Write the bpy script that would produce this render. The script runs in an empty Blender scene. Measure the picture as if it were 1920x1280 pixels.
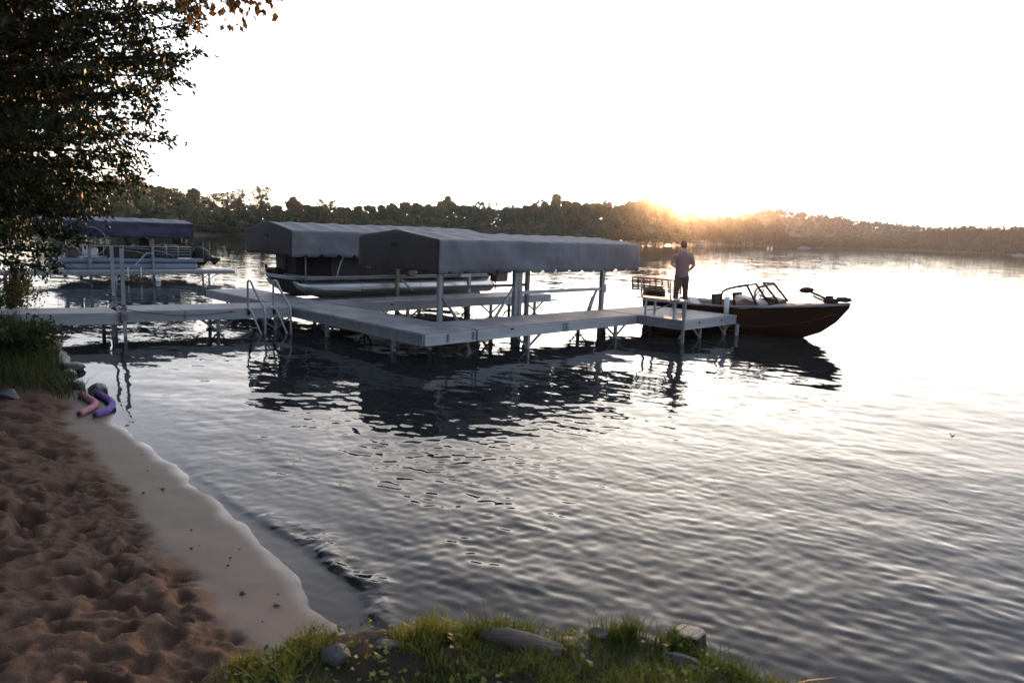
import bpy, math, random
import numpy as np
from mathutils import Vector, Matrix, Quaternion

R = math.radians
PI = math.pi
scn = bpy.context.scene
C = scn.collection
random.seed(7)
rng = np.random.default_rng(11)

# ------------------------------------------------------------------ camera
PITCH, ROLL = math.atan2(200, 1310), R(2.0)
cam_d = bpy.data.cameras.new("camera")
cam_d.sensor_width = 36.0
cam_d.lens = 36.0 * 1310 / 1920
cam_d.clip_start, cam_d.clip_end = 0.05, 6000
cam_d.dof.use_dof = True
cam_d.dof.focus_distance = 18.0
cam_d.dof.aperture_fstop = 3.2
cam = bpy.data.objects.new("camera", cam_d)
C.objects.link(cam)
cam.matrix_world = (Matrix.Translation((0, 0, 2.29)) @ Matrix.Rotation(PI / 2 - PITCH, 4, 'X')
                    @ Matrix.Rotation(ROLL, 4, 'Z'))
scn.camera = cam

# ------------------------------------------------------------------ sky, sun, exposure
SUN_EL, SUN_AZ = R(3.0), R(12.2)          # low sun just over the far trees
world = bpy.data.worlds.new("World")
scn.world = world
world.use_nodes = True
wt = world.node_tree
wt.nodes.clear()
sky = wt.nodes.new("ShaderNodeTexSky")
sky.sky_type = 'NISHITA'
sky.sun_disc = False
sky.sun_elevation = SUN_EL
sky.sun_rotation = SUN_AZ
sky.altitude = 200
sky.air_density = 0.45
sky.dust_density = 2.6
sky.ozone_density = 1.0
bg = wt.nodes.new("ShaderNodeBackground")
bg.inputs["Strength"].default_value = 0.12
wo = wt.nodes.new("ShaderNodeOutputWorld")
hs = wt.nodes.new("ShaderNodeHueSaturation")
hs.inputs["Saturation"].default_value = 0.8
tint = wt.nodes.new("ShaderNodeMix"); tint.data_type = 'RGBA'; tint.blend_type = 'MULTIPLY'; tint.inputs[0].default_value = 1.0
tint.inputs[7].default_value = (0.99, 0.98, 0.985, 1)      # daylight white balance of the photograph
wt.links.new(sky.outputs[0], hs.inputs["Color"])
wt.links.new(hs.outputs[0], tint.inputs[6])
# thin evening veil: evens out the brightest part of the sky round the sun
va = wt.nodes.new("ShaderNodeVectorMath"); va.operation = 'ADD'; va.inputs[1].default_value = (0.80, 0.80, 0.80)
vm_ = wt.nodes.new("ShaderNodeVectorMath"); vm_.operation = 'SCALE'; vm_.inputs["Scale"].default_value = 0.80
vd = wt.nodes.new("ShaderNodeVectorMath"); vd.operation = 'DIVIDE'
k1 = wt.nodes.new("ShaderNodeVectorMath"); k1.operation = 'SCALE'; k1.inputs["Scale"].default_value = 0.12
wt.links.new(tint.outputs[2], k1.inputs[0])
wt.links.new(k1.outputs[0], va.inputs[0]); wt.links.new(k1.outputs[0], vm_.inputs[0])
wt.links.new(vm_.outputs[0], vd.inputs[0]); wt.links.new(va.outputs[0], vd.inputs[1])
k2 = wt.nodes.new("ShaderNodeVectorMath"); k2.operation = 'SCALE'; k2.inputs["Scale"].default_value = 1 / 0.12
wt.links.new(vd.outputs[0], k2.inputs[0])
wt.links.new(k2.outputs[0], bg.inputs[0])
wt.links.new(bg.outputs[0], wo.inputs[0])

sun_d = bpy.data.lights.new("sun", 'SUN')
sun_d.energy = 1.7
sun_d.angle = R(0.53)
sun_d.color = (1.0, 0.50, 0.22)
sun = bpy.data.objects.new("sun", sun_d)
C.objects.link(sun)
sdir = Vector((math.sin(SUN_AZ) * math.cos(SUN_EL), math.cos(SUN_AZ) * math.cos(SUN_EL), math.sin(SUN_EL)))
sun.rotation_euler = sdir.to_track_quat('Z', 'Y').to_euler()

scn.view_settings.view_transform = 'Standard'
scn.view_settings.look = 'None'
scn.view_settings.exposure = 3.3
scn.view_settings.gamma = 1.0
scn.view_settings.use_curve_mapping = False
scn.cycles.max_bounces = 8
scn.cycles.transparent_max_bounces = 12
scn.cycles.volume_bounces = 0
scn.cycles.use_denoising = True
scn.cycles.sample_clamp_indirect = 6.0

# ------------------------------------------------------------------ materials
def nt(name):
    m = bpy.data.materials.new(name)
    m.use_nodes = True
    t = m.node_tree
    return m, t, t.nodes["Principled BSDF"]

def mat(name, col, rough=0.6, metal=0.0, var=0.25, scale=6.0, bump=0.0, bscale=60.0, spec=0.5, stretch=None, col2=None, trans=None):
    """principled surface with noise in colour, gloss and fine relief (object coordinates)"""
    m, t, b = nt(name)
    n, l = t.nodes, t.links
    tc = n.new("ShaderNodeTexCoord")
    src = tc.outputs["Object"]
    if stretch:
        mp = n.new("ShaderNodeMapping"); mp.inputs["Scale"].default_value = stretch
        l.new(src, mp.inputs[0]); src = mp.outputs[0]
    no = n.new("ShaderNodeTexNoise"); no.inputs["Scale"].default_value = scale
    no.inputs["Detail"].default_value = 5; no.inputs["Roughness"].default_value = 0.6
    l.new(src, no.inputs["Vector"])
    mx = n.new("ShaderNodeMix"); mx.data_type = 'RGBA'
    c1 = [c * (1 - var) for c in col] + [1]
    c2 = [min(1, c * (1 + var)) for c in (col2 or col)] + [1]
    mx.inputs[6].default_value = c1; mx.inputs[7].default_value = c2
    cr = n.new("ShaderNodeMapRange"); cr.inputs[1].default_value = 0.3; cr.inputs[2].default_value = 0.7
    l.new(no.outputs[0], cr.inputs[0]); l.new(cr.outputs[0], mx.inputs[0])
    l.new(mx.outputs[2], b.inputs["Base Color"])
    rr = n.new("ShaderNodeMapRange"); rr.inputs[3].default_value = max(0.03, rough - 0.12); rr.inputs[4].default_value = min(1, rough + 0.12)
    l.new(no.outputs[0], rr.inputs[0]); l.new(rr.outputs[0], b.inputs["Roughness"])
    b.inputs["Metallic"].default_value = metal
    b.inputs["Specular IOR Level"].default_value = spec
    if bump:
        nb = n.new("ShaderNodeTexNoise"); nb.inputs["Scale"].default_value = bscale; nb.inputs["Detail"].default_value = 4
        l.new(src, nb.inputs["Vector"])
        bu = n.new("ShaderNodeBump"); bu.inputs["Strength"].default_value = bump; bu.inputs["Distance"].default_value = 0.02
        l.new(nb.outputs[0], bu.inputs["Height"]); l.new(bu.outputs[0], b.inputs["Normal"])
    return m

def leaf_mat(name, ca, cb, scale=0.6, translucent=0.35):
    m, t, b = nt(name)
    n, l = t.nodes, t.links
    geo = n.new("ShaderNodeNewGeometry")
    no = n.new("ShaderNodeTexNoise"); no.inputs["Scale"].default_value = scale; no.inputs["Detail"].default_value = 3
    l.new(geo.outputs["Position"], no.inputs["Vector"])
    ad = n.new("ShaderNodeMath"); ad.operation = 'ADD'
    sc = n.new("ShaderNodeMath"); sc.operation = 'MULTIPLY'; sc.inputs[1].default_value = 0.55
    l.new(geo.outputs["Random Per Island"], sc.inputs[0])
    l.new(no.outputs[0], ad.inputs[0]); l.new(sc.outputs[0], ad.inputs[1])
    mr = n.new("ShaderNodeMapRange"); mr.inputs[1].default_value = 0.45; mr.inputs[2].default_value = 1.1
    l.new(ad.outputs[0], mr.inputs[0])
    mx = n.new("ShaderNodeMix"); mx.data_type = 'RGBA'
    mx.inputs[6].default_value = (*ca, 1); mx.inputs[7].default_value = (*cb, 1)
    l.new(mr.outputs[0], mx.inputs[0])
    l.new(mx.outputs[2], b.inputs["Base Color"])
    b.inputs["Roughness"].default_value = 0.55
    b.inputs["Specular IOR Level"].default_value = 0.3
    tr = n.new("ShaderNodeBsdfTranslucent"); l.new(mx.outputs[2], tr.inputs[0])
    ms = n.new("ShaderNodeMixShader"); ms.inputs[0].default_value = translucent
    l.new(b.outputs[0], ms.inputs[1]); l.new(tr.outputs[0], ms.inputs[2])
    l.new(ms.outputs[0], n["Material Output"].inputs[0])
    return m

M = {}
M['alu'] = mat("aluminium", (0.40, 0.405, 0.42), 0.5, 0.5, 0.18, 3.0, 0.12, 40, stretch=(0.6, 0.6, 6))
M['alu_dull'] = mat("dull_shaded_aluminium", (0.22, 0.22, 0.23), 0.6, 0.3, 0.25, 5.0, 0.15, 50)  # dull metal, darkened to hold the shade on under-dock legs and turned-away rails
M['post'] = mat("lift_post_metal", (0.27, 0.265, 0.26), 0.55, 0.3, 0.25, 5.0, 0.12, 50)
M['deck'] = mat("deck_panel_composite", (0.215, 0.21, 0.205), 0.66, 0.0, 0.34, 1.7, 0.25, 90, col2=(0.27, 0.255, 0.25))
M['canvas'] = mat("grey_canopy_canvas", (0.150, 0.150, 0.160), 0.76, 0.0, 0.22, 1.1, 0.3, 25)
M['canvas_shaded'] = mat("shaded_canopy_end_canvas", (0.045, 0.039, 0.038), 0.9, 0.0, 0.14, 1.6, 0.25, 25)  # same canvas as the sides, darkened for the shade on the end walls
M['navy'] = mat("navy_canopy_canvas", (0.012, 0.015, 0.038), 0.6, 0.0, 0.2, 1.5, 0.2, 20)
M['black'] = mat("black_plastic", (0.014, 0.014, 0.016), 0.65, 0, 0.2, 8, spec=0.2)
M['rubber'] = mat("dark_rubber", (0.03, 0.03, 0.03), 0.8, 0, 0.2, 8)
M['cover'] = mat("brown_boat_cover", (0.040, 0.036, 0.034), 0.8, 0, 0.2, 2.0, 0.3, 12)
M['cover_dark'] = mat("dark_boat_cover", (0.016, 0.015, 0.015), 0.8, 0, 0.2, 2.0, 0.3, 12)
M['pontoon'] = mat("pontoon_metal", (0.55, 0.54, 0.54), 0.32, 0.85, 0.12, 1.5, 0.1, 6, stretch=(0.3, 2, 2))
M['pontoon_blue'] = mat("pale_blue_pontoon_paint", (0.17, 0.195, 0.25), 0.5, 0.1, 0.12, 1.2)
M['maroon'] = mat("dark_maroon_hull", (0.005, 0.0022, 0.0028), 0.5, 0.0, 0.2, 2.0, spec=0.15)
M['boat_grey'] = mat("grey_boat_vinyl", (0.20, 0.20, 0.20), 0.6, 0, 0.2, 5)
M['white'] = mat("white_vinyl", (0.62, 0.62, 0.62), 0.5, 0, 0.08, 4)
M['winch'] = mat("winch_housing", (0.16, 0.11, 0.09), 0.6, 0.1, 0.3, 9)
M['olive'] = mat("mossy_post_metal", (0.22, 0.23, 0.15), 0.6, 0.2, 0.3, 9)
M['bench'] = mat("brown_bench_slat", (0.055, 0.040, 0.034), 0.75, 0.0, 0.25, 8)
M['rope'] = mat("grey_rope", (0.16, 0.13, 0.12), 0.9, 0, 0.3, 40)
M['bark'] = mat("bark", (0.055, 0.042, 0.032), 0.9, 0, 0.4, 7, 0.8, 25, stretch=(1, 1, 0.25))
M['deadwood'] = mat("weathered_wood", (0.12, 0.09, 0.07), 0.85, 0, 0.4, 6, 0.7, 30, stretch=(0.3, 2, 2))
M['stump_top'] = mat("sunlit_cut_wood", (0.5, 0.36, 0.24), 0.7, 0, 0.3, 14, 0.4, 40)  # pale cut wood, colour lightened further for the sun on the top
M['rock'] = mat("grey_rock", (0.085, 0.085, 0.092), 0.9, 0, 0.4, 4, 0.8, 14, col2=(0.11, 0.105, 0.10))
M['rock_dark'] = mat("dark_wet_rock", (0.05, 0.048, 0.05), 0.5, 0, 0.4, 4, 0.6, 14)
M['rock_pale'] = mat("pale_rock", (0.18, 0.16, 0.145), 0.85, 0, 0.3, 5, 0.7, 14)
M['shirt'] = mat("mauve_tee_fabric", (0.22, 0.14, 0.14), 0.9, 0, 0.12, 12, 0.4, 20)
M['trousers'] = mat("dark_trouser_fabric", (0.035, 0.028, 0.028), 0.85, 0, 0.2, 12, 0.3, 20)
M['skin'] = mat("skin", (0.36, 0.20, 0.14), 0.5, 0, 0.1, 10)
M['hair'] = mat("brown_hair", (0.045, 0.028, 0.02), 0.7, 0, 0.3, 30)
M['pink'] = mat("pink_foam", (0.40, 0.16, 0.19), 0.85, 0, 0.1, 12, 0.2, 120)
M['purple'] = mat("purple_foam", (0.13, 0.075, 0.28), 0.85, 0, 0.1, 12, 0.2, 120)
M['leaf_big'] = leaf_mat("maple_leaves", (0.012, 0.026, 0.008), (0.030, 0.048, 0.012), 0.8, 0.06)
M['leaf_birch'] = leaf_mat("birch_leaves", (0.045, 0.050, 0.016), (0.16, 0.075, 0.020), 2.0, 0.4)
M['leaf_weed'] = leaf_mat("weed_leaves", (0.020, 0.038, 0.012), (0.070, 0.080, 0.022), 1.5, 0.35)
M['leaf_bush'] = leaf_mat("ochre_bush_leaves", (0.06, 0.05, 0.015), (0.16, 0.11, 0.028), 1.2, 0.35)
M['grass'] = leaf_mat("grass_blades", (0.046, 0.075, 0.012), (0.24, 0.24, 0.036), 3.0, 0.4)
M['grass_dry'] = leaf_mat("dry_weeds", (0.11, 0.085, 0.03), (0.20, 0.13, 0.04), 3.0, 0.4)
M['far_leaf_a'] = leaf_mat("far_leaves_dark", (0.026, 0.040, 0.017), (0.060, 0.082, 0.031), 0.10, 0.08)
M['far_leaf_b'] = leaf_mat("far_leaves_olive", (0.040, 0.055, 0.020), (0.095, 0.110, 0.040), 0.10, 0.08)
M['far_leaf_c'] = leaf_mat("far_leaves_rust", (0.055, 0.045, 0.016), (0.13, 0.085, 0.030), 0.10, 0.08)
M['soil'] = mat("dark_soil", (0.05, 0.042, 0.03), 0.95, 0, 0.4, 3, 0.6, 12)
M['far_soil'] = mat("far_shore_grass", (0.05, 0.055, 0.025), 0.95, 0, 0.4, 0.1)
M['flower'] = mat("pale_seed_head", (0.6, 0.58, 0.52), 0.9, 0, 0.1, 8)
M['red'] = mat("red_lens", (0.4, 0.02, 0.02), 0.4, 0, 0.1, 8)

def glass_mat():
    m, t, b = nt("tinted_windshield")
    n, l = t.nodes, t.links
    tr = n.new("ShaderNodeBsdfTransparent"); tr.inputs[0].default_value = (0.80, 0.79, 0.78, 1)
    gl = n.new("ShaderNodeBsdfGlossy"); gl.inputs["Roughness"].default_value = 0.03
    fr = n.new("ShaderNodeFresnel"); fr.inputs[0].default_value = 1.45
    ms = n.new("ShaderNodeMixShader")
    l.new(fr.outputs[0], ms.inputs[0]); l.new(tr.outputs[0], ms.inputs[1]); l.new(gl.outputs[0], ms.inputs[2])
    l.new(ms.outputs[0], n["Material Output"].inputs[0])
    return m
M['glass'] = glass_mat()

# ------------------------------------------------------------------ mesh helpers
def V3(*a): return Vector(a)

class MB:
    """collects shapes; build() links them as ONE mesh object (coordinates given absolute, stored relative to org)"""
    def __init__(s, org=(0, 0, 0)):
        s.v, s.f, s.o = [], [], Vector(org)
    def add(s, vs, fs):
        b = len(s.v)
        s.v += [Vector(p) - s.o for p in vs]
        s.f += [[i + b for i in f] for f in fs]
    def box(s, c, d, rot=None):
        c = Vector(c); hx, hy, hz = d[0] / 2, d[1] / 2, d[2] / 2
        vs = [Vector((x, y, z)) for x in (-hx, hx) for y in (-hy, hy) for z in (-hz, hz)]
        if rot is not None: vs = [rot @ p for p in vs]
        s.add([p + c for p in vs], [(0, 1, 3, 2), (4, 6, 7, 5), (0, 4, 5, 1), (2, 3, 7, 6), (0, 2, 6, 4), (1, 5, 7, 3)])
        return s
    def span(s, a, b):
        a, b = Vector(a), Vector(b)
        return s.box((a + b) / 2, [abs(b[i] - a[i]) for i in range(3)])
    def bar(s, p, q, w, h=None, up=(0, 0, 1)):
        p, q = Vector(p), Vector(q); h = h or w
        d = (q - p); L = d.length; d.normalize()
        u = Vector(up)
        if abs(d.dot(u)) > 0.97: u = Vector((1, 0, 0))
        x = d.cross(u).normalized(); z = x.cross(d)
        rot = Matrix((x, d, z)).transposed()
        return s.box((p + q) / 2, (w, L, h), rot)
    def tube(s, pts, r, n=8, cap=True, flat=1.0):
        pts = [Vector(p) for p in pts]
        rs = r if isinstance(r, (list, tuple)) else [r] * len(pts)
        vs, fs = [], []
        ref = None
        for i, p in enumerate(pts):
            d = (pts[min(i + 1, len(pts) - 1)] - pts[max(i - 1, 0)]).normalized()
            if ref is None:
                ref = Vector((0, 0, 1)) if abs(d.z) < 0.9 else Vector((1, 0, 0))
            x = d.cross(ref).normalized(); y = x.cross(d).normalized(); ref = y
            for k in range(n):
                a = 2 * PI * k / n
                vs.append(p + (x * math.cos(a) + y * math.sin(a) * flat) * rs[i])
        for i in range(len(pts) - 1):
            for k in range(n):
                k2 = (k + 1) % n
                fs.append((i * n + k, i * n + k2, (i + 1) * n + k2, (i + 1) * n + k))
        if cap:
            fs.append(list(range(n))[::-1]); fs.append([(len(pts) - 1) * n + k for k in range(n)])
        s.add(vs, fs)
        return s
    def loft(s, rings, close=True, cap=True):
        n = len(rings[0]); vs = [p for r in rings for p in r]; fs = []
        for i in range(len(rings) - 1):
            for k in range(n if close else n - 1):
                k2 = (k + 1) % n
                fs.append((i * n + k, i * n + k2, (i + 1) * n + k2, (i + 1) * n + k))
        if cap and close:
            fs.append(list(range(n))[::-1]); fs.append([(len(rings) - 1) * n + k for k in range(n)])
        s.add(vs, fs)
        return s
    def ball(s, c, r, nu=10, nv=7, rot=None):
        c = Vector(c); r = r if isinstance(r, (tuple, list)) else (r, r, r)
        vs = []
        for j in range(nv + 1):
            t = PI * j / nv
            for i in range(nu):
                a = 2 * PI * i / nu
                p = Vector((math.sin(t) * math.cos(a) * r[0], math.sin(t) * math.sin(a) * r[1], math.cos(t) * r[2]))
                if rot is not None: p = rot @ p
                vs.append(c + p)
        fs = [(j * nu + i, (j + 1) * nu + i, (j + 1) * nu + (i + 1) % nu, j * nu + (i + 1) % nu) for j in range(nv) for i in range(nu)]
        s.add(vs, fs)
        return s
    def build(s, name, material, parent=None, smooth=False, bevel=0.0, label=None):
        me = bpy.data.meshes.new(name)
        me.from_pydata([tuple(p) for p in s.v], [], s.f)
        me.validate()
        import bmesh
        bm = bmesh.new(); bm.from_mesh(me)
        bmesh.ops.remove_doubles(bm, verts=bm.verts, dist=1e-5) if smooth else None
        bmesh.ops.recalc_face_normals(bm, faces=bm.faces)
        bm.to_mesh(me); bm.free()
        if smooth:
            me.polygons.foreach_set("use_smooth", [True] * len(me.polygons))
        me.materials.append(material)
        o = bpy.data.objects.new(name, me); C.objects.link(o)
        if parent is not None: o.parent = parent
        else: o.location = s.o
        if bevel:
            md = o.modifiers.new("bevel", 'BEVEL'); md.width = bevel; md.segments = 2; md.limit_method = 'ANGLE'
        if label: o['label'] = label
        return o

def np_mesh(name, verts, faces, material, parent=None, smooth=False, attrs=None):
    """fast mesh from numpy arrays; faces is an (n, k) index array"""
    me = bpy.data.meshes.new(name)
    verts = np.asarray(verts, np.float32); faces = np.asarray(faces, np.int32)
    k = faces.shape[1]
    me.vertices.add(len(verts)); me.vertices.foreach_set("co", verts.ravel())
    me.loops.add(faces.size); me.loops.foreach_set("vertex_index", faces.ravel())
    me.polygons.add(len(faces)); me.polygons.foreach_set("loop_start", np.arange(0, faces.size, k, dtype=np.int32))
    if smooth: me.polygons.foreach_set("use_smooth", np.ones(len(faces), bool))
    for an, av in (attrs or {}).items():
        at = me.attributes.new(an, 'FLOAT', 'POINT'); at.data.foreach_set("value", np.asarray(av, np.float32).ravel())
    me.update(calc_edges=True)
    if material: me.materials.append(material)
    o = bpy.data.objects.new(name, me); C.objects.link(o)
    if parent is not None: o.parent = parent
    return o

def tag(o, label=None, cat=None, group=None, kind=None):
    if label: o['label'] = label
    if cat: o['category'] = cat
    if group: o['group'] = group
    if kind: o['kind'] = kind
    return o

def empty(name, loc=(0, 0, 0), rz=0.0, label=None, cat=None, group=None):
    o = bpy.data.objects.new(name, None); C.objects.link(o)
    o.location = loc; o.rotation_euler = (0, 0, rz); o.empty_display_size = 0.2
    return tag(o, label, cat, group)

def copy_tree(o, parent=None):
    c = o.copy(); C.objects.link(c); c.parent = parent
    for ch in list(o.children): copy_tree(ch, c)
    return c

# value noise in numpy
def _h(ix, iy, seed):
    n = (ix.astype(np.int64) * 374761393 + iy.astype(np.int64) * 668265263 + seed * 1442695041) & 0xffffffff
    n = ((n ^ (n >> 13)) * 1274126177) & 0xffffffff
    return ((n ^ (n >> 16)) & 0xffff) / 65535.0
def vnoise(x, y, seed=0):
    x0, y0 = np.floor(x), np.floor(y); fx, fy = x - x0, y - y0
    fx = fx * fx * fx * (fx * (fx * 6 - 15) + 10); fy = fy * fy * fy * (fy * (fy * 6 - 15) + 10)
    a, b = _h(x0, y0, seed), _h(x0 + 1, y0, seed); c, d = _h(x0, y0 + 1, seed), _h(x0 + 1, y0 + 1, seed)
    return (a * (1 - fx) + b * fx) * (1 - fy) + (c * (1 - fx) + d * fx) * fy
def fbm(x, y, seed=0, octv=4):
    s, a, t = 0, 1.0, 0
    for i in range(octv):
        s = s + a * (vnoise(x, y, seed + i) - 0.5); t += a; a *= 0.5; x = x * 2.03 + 3.1; y = y * 2.03 + 1.7
    return s / t * 2
def sstep(a, b, x):
    t = np.clip((x - a) / (b - a), 0, 1); return t * t * (3 - 2 * t)
# ------------------------------------------------------------------ shoreline and ground
SHORE = np.array([(-95, 110), (-70, 92), (-57, 70), (-40, 38), (-24, 24), (-14, 17.6), (-10.2, 14.6), (-8.4, 12.85), (-6.75, 10.55), (-4.85, 8.25),
                  (-3.98, 7.2), (-3.28, 6.5), (-2.67, 5.83), (-2.13, 5.22), (-1.52, 4.5), (-1.14, 4.02), (-0.90, 3.70), (-0.55, 3.48),
                  (0.0, 3.42), (0.6, 3.28), (1.05, 3.02), (1.35, 2.62), (1.75, 2.0), (2.6, 0.8), (5, -3), (12, -14)], float)

def shore_dist(x, y):
    """distance to the waterline, positive on land"""
    best = np.full(x.shape, 1e9); sgn = np.ones(x.shape)
    for (ax, ay), (bx, by) in zip(SHORE[:-1], SHORE[1:]):
        dx, dy = bx - ax, by - ay; L2 = dx * dx + dy * dy
        t = np.clip(((x - ax) * dx + (y - ay) * dy) / L2, 0, 1)
        d = np.hypot(x - ax - t * dx, y - ay - t * dy)
        cr = dx * (y - ay) - dy * (x - ax)
        m = d < best - 1e-9
        best = np.where(m, d, best); sgn = np.where(m, np.where(cr < 0, 1.0, -1.0), sgn)
    return best * sgn

CR = []
rr = np.random.default_rng(5)
for _ in range(1500):
    x, y = rr.uniform(-9, -0.3), rr.uniform(1.6, 9.5)
    CR.append((x, y, rr.uniform(0.035, 0.085) if rr.random() < .75 else rr.uniform(.08, .13), rr.uniform(0.025, 0.075), rr.uniform(0, PI), rr.uniform(1.2, 2.1)))

def bank_mask(x, y):
    """the low grassy bank at the photographer's feet"""
    a = sstep(3.42, 3.00, y + 0.10 * np.clip(np.abs(x - 0.3) - 0.5, 0, 9) + 0.55 * np.clip(x - 0.62, 0, 9) - 0.10 * fbm(x * 2.2, y * 2.2, 60, 3))
    return a * sstep(-1.55, -0.90, x + 0.25 * fbm(x * 3, y * 3, 61, 3))

def ground_z(x, y, fine=True):
    s = shore_dist(x, y)
    s = s + (0.05 * fbm(x * 1.3, y * 1.3, 3, 3)) * (np.abs(s) < 6)
    wid = 0.46 + 0.20 * fbm(x * 0.8, y * 0.8, 9, 2)
    z = np.where(s < 0, np.maximum(-2.5, s * 0.16), s * 0.075)
    dry = sstep(wid, wid + 0.28, s)
    z = z + dry * (0.055 + 0.02 * np.clip(s - wid, 0, 4))
    grassy = sstep(8.35, 9.3, y - 0.06 * (x + 6)) * sstep(0.12, 0.7, s)
    if fine:
        b = 0.060 * fbm(x * 1.5, y * 1.5, 20, 3) - 0.035 * np.abs(fbm(x * 4.2, y * 4.2, 30, 4)) + 0.022 * fbm(x * 9.0, y * 9.0, 35, 3) + 0.026 * fbm(x * 24, y * 24, 40, 3) + .010 * fbm(x * 55, y * 55, 41, 2)
        wob_ = fbm(x * 13, y * 13, 45, 3)
        for (cx, cy, rad, dep, th, el) in CR:
            m = (np.abs(x - cx) < rad * 4) & (np.abs(y - cy) < rad * 4)
            if not m.any(): continue
            dx, dy = x[m] - cx, y[m] - cy
            p, q = dx * math.cos(th) + dy * math.sin(th), -dx * math.sin(th) + dy * math.cos(th)
            d2 = (p / el) ** 2 + q ** 2
            dd = np.sqrt(d2) / rad * (1 + .22 * wob_[m])
            b[m] += -dep * sstep(1.12, .62, dd) * (1 - .35 * sstep(.6, 0, dd)) + 0.14 * dep * np.exp(-((dd - 1.38) / 0.28) ** 2) * (1 + .8 * wob_[m])
        b = np.where(b > -.005, (b + .005) * .45 - .005, b)
        z = z + b * sstep(0.0, 0.22, s - wid) * (1 - 0.6 * grassy)
        z = z + 0.006 * fbm(x * 3, y * 3, 50, 2) * (s > -0.5)
    z = z + grassy * 0.30 * sstep(0.1, 1.6, s) + 0.15 * grassy * fbm(x * 0.9, y * 0.9, 77, 3)
    bm_ = bank_mask(x, y)
    z = z * (1 - bm_) + bm_ * (0.455 + 0.08 * fbm(x * 2.5, y * 2.5, 62, 4))
    return z, s, dry, np.maximum(grassy, bm_), wid

def gzv(x, y):
    z = ground_z(np.array([x], float), np.array([y], float))[0]
    return float(z[0])

def grid(xs, ys):
    X, Y = np.meshgrid(xs, ys)
    nx, ny = len(xs), len(ys)
    i = np.arange(nx * ny).reshape(ny, nx)
    F = np.stack([i[:-1, :-1], i[:-1, 1:], i[1:, 1:], i[1:, :-1]], -1).reshape(-1, 4)
    return X.ravel(), Y.ravel(), F

def sand_material():
    m, t, b = nt("beach_sand")
    n, l = t.nodes, t.links
    geo = n.new("ShaderNodeNewGeometry")
    def att(a):
        q = n.new("ShaderNodeAttribute"); q.attribute_name = a; return q.outputs["Fac"]
    no = n.new("ShaderNodeTexNoise"); no.inputs["Scale"].default_value = 5; no.inputs["Detail"].default_value = 6
    l.new(geo.outputs["Position"], no.inputs["Vector"])
    g = n.new("ShaderNodeTexNoise"); g.inputs["Scale"].default_value = 220; g.inputs["Detail"].default_value = 3
    l.new(geo.outputs["Position"], g.inputs["Vector"])
    def mixc(f, a, c):
        x = n.new("ShaderNodeMix"); x.data_type = 'RGBA'
        if isinstance(f, float): x.inputs[0].default_value = f
        else: l.new(f, x.inputs[0])
        for k, q in ((6, a), (7, c)):
            if isinstance(q, tuple): x.inputs[k].default_value = (*q, 1)
            else: l.new(q, x.inputs[k])
        return x.outputs[2]
    dry = mixc(no.outputs[0], (0.080, 0.048, 0.032), (0.160, 0.098, 0.066))
    gr = n.new("ShaderNodeMapRange"); gr.inputs[1].default_value = 0.35; gr.inputs[2].default_value = 0.65; gr.inputs[3].default_value = 0.75; gr.inputs[4].default_value = 1.15
    l.new(g.outputs[0], gr.inputs[0])
    mu = n.new("ShaderNodeMix"); mu.data_type = 'RGBA'; mu.blend_type = 'MULTIPLY'; mu.inputs[0].default_value = 1
    cb = n.new("ShaderNodeCombineColor")
    for k in range(3): l.new(gr.outputs[0], cb.inputs[k])
    l.new(dry, mu.inputs[6]); l.new(cb.outputs[0], mu.inputs[7])
    wet_sheen = mixc(no.outputs[0], (0.125, 0.090, 0.064), (0.17, 0.122, 0.088))  # wet tan, made paler than dry sand to hold the sky's grazing sheen
    mw = n.new("ShaderNodeMix"); mw.data_type = 'RGBA'; mw.blend_type = 'MULTIPLY'; mw.inputs[0].default_value = .8
    l.new(wet_sheen, mw.inputs[6]); l.new(cb.outputs[0], mw.inputs[7])
    c = mixc(att("wet"), mu.outputs[2], mw.outputs[2])
    c = mixc(att("soil"), c, (0.045, 0.038, 0.025))
    l.new(c, b.inputs["Base Color"])
    def mixv(f, a, c):
        x = n.new("ShaderNodeMix")
        l.new(f, x.inputs[0])
        for k, q in ((2, a), (3, c)):
            if isinstance(q, float): x.inputs[k].default_value = q
            else: l.new(q, x.inputs[k])
        return x.outputs[0]
    rg = mixv(att("film"), mixv(att("wet"), 0.95, 0.62), 0.2)
    l.new(rg, b.inputs["Roughness"])
    l.new(mixv(att("wet"), 0.10, 0.36), b.inputs["Specular IOR Level"])
    bu = n.new("ShaderNodeBump"); bu.inputs["Distance"].default_value = 0.006
    ba = n.new("ShaderNodeMath"); ba.operation = 'SUBTRACT'; ba.inputs[0].default_value = 1.12; ba.use_clamp = True
    l.new(att("wet"), ba.inputs[1])
    bm2 = n.new("ShaderNodeMath"); bm2.operation = 'MULTIPLY'; bm2.inputs[1].default_value = 0.9; l.new(ba.outputs[0], bm2.inputs[0])
    l.new(bm2.outputs[0], bu.inputs["Strength"])
    n2 = n.new("ShaderNodeTexNoise"); n2.inputs["Scale"].default_value = 70; n2.inputs["Detail"].default_value = 5
    l.new(geo.outputs["Position"], n2.inputs["Vector"])
    l.new(n2.outputs[0], bu.inputs["Height"]); l.new(bu.outputs[0], b.inputs["Normal"])
    return m
M['sand'] = sand_material()

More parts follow.
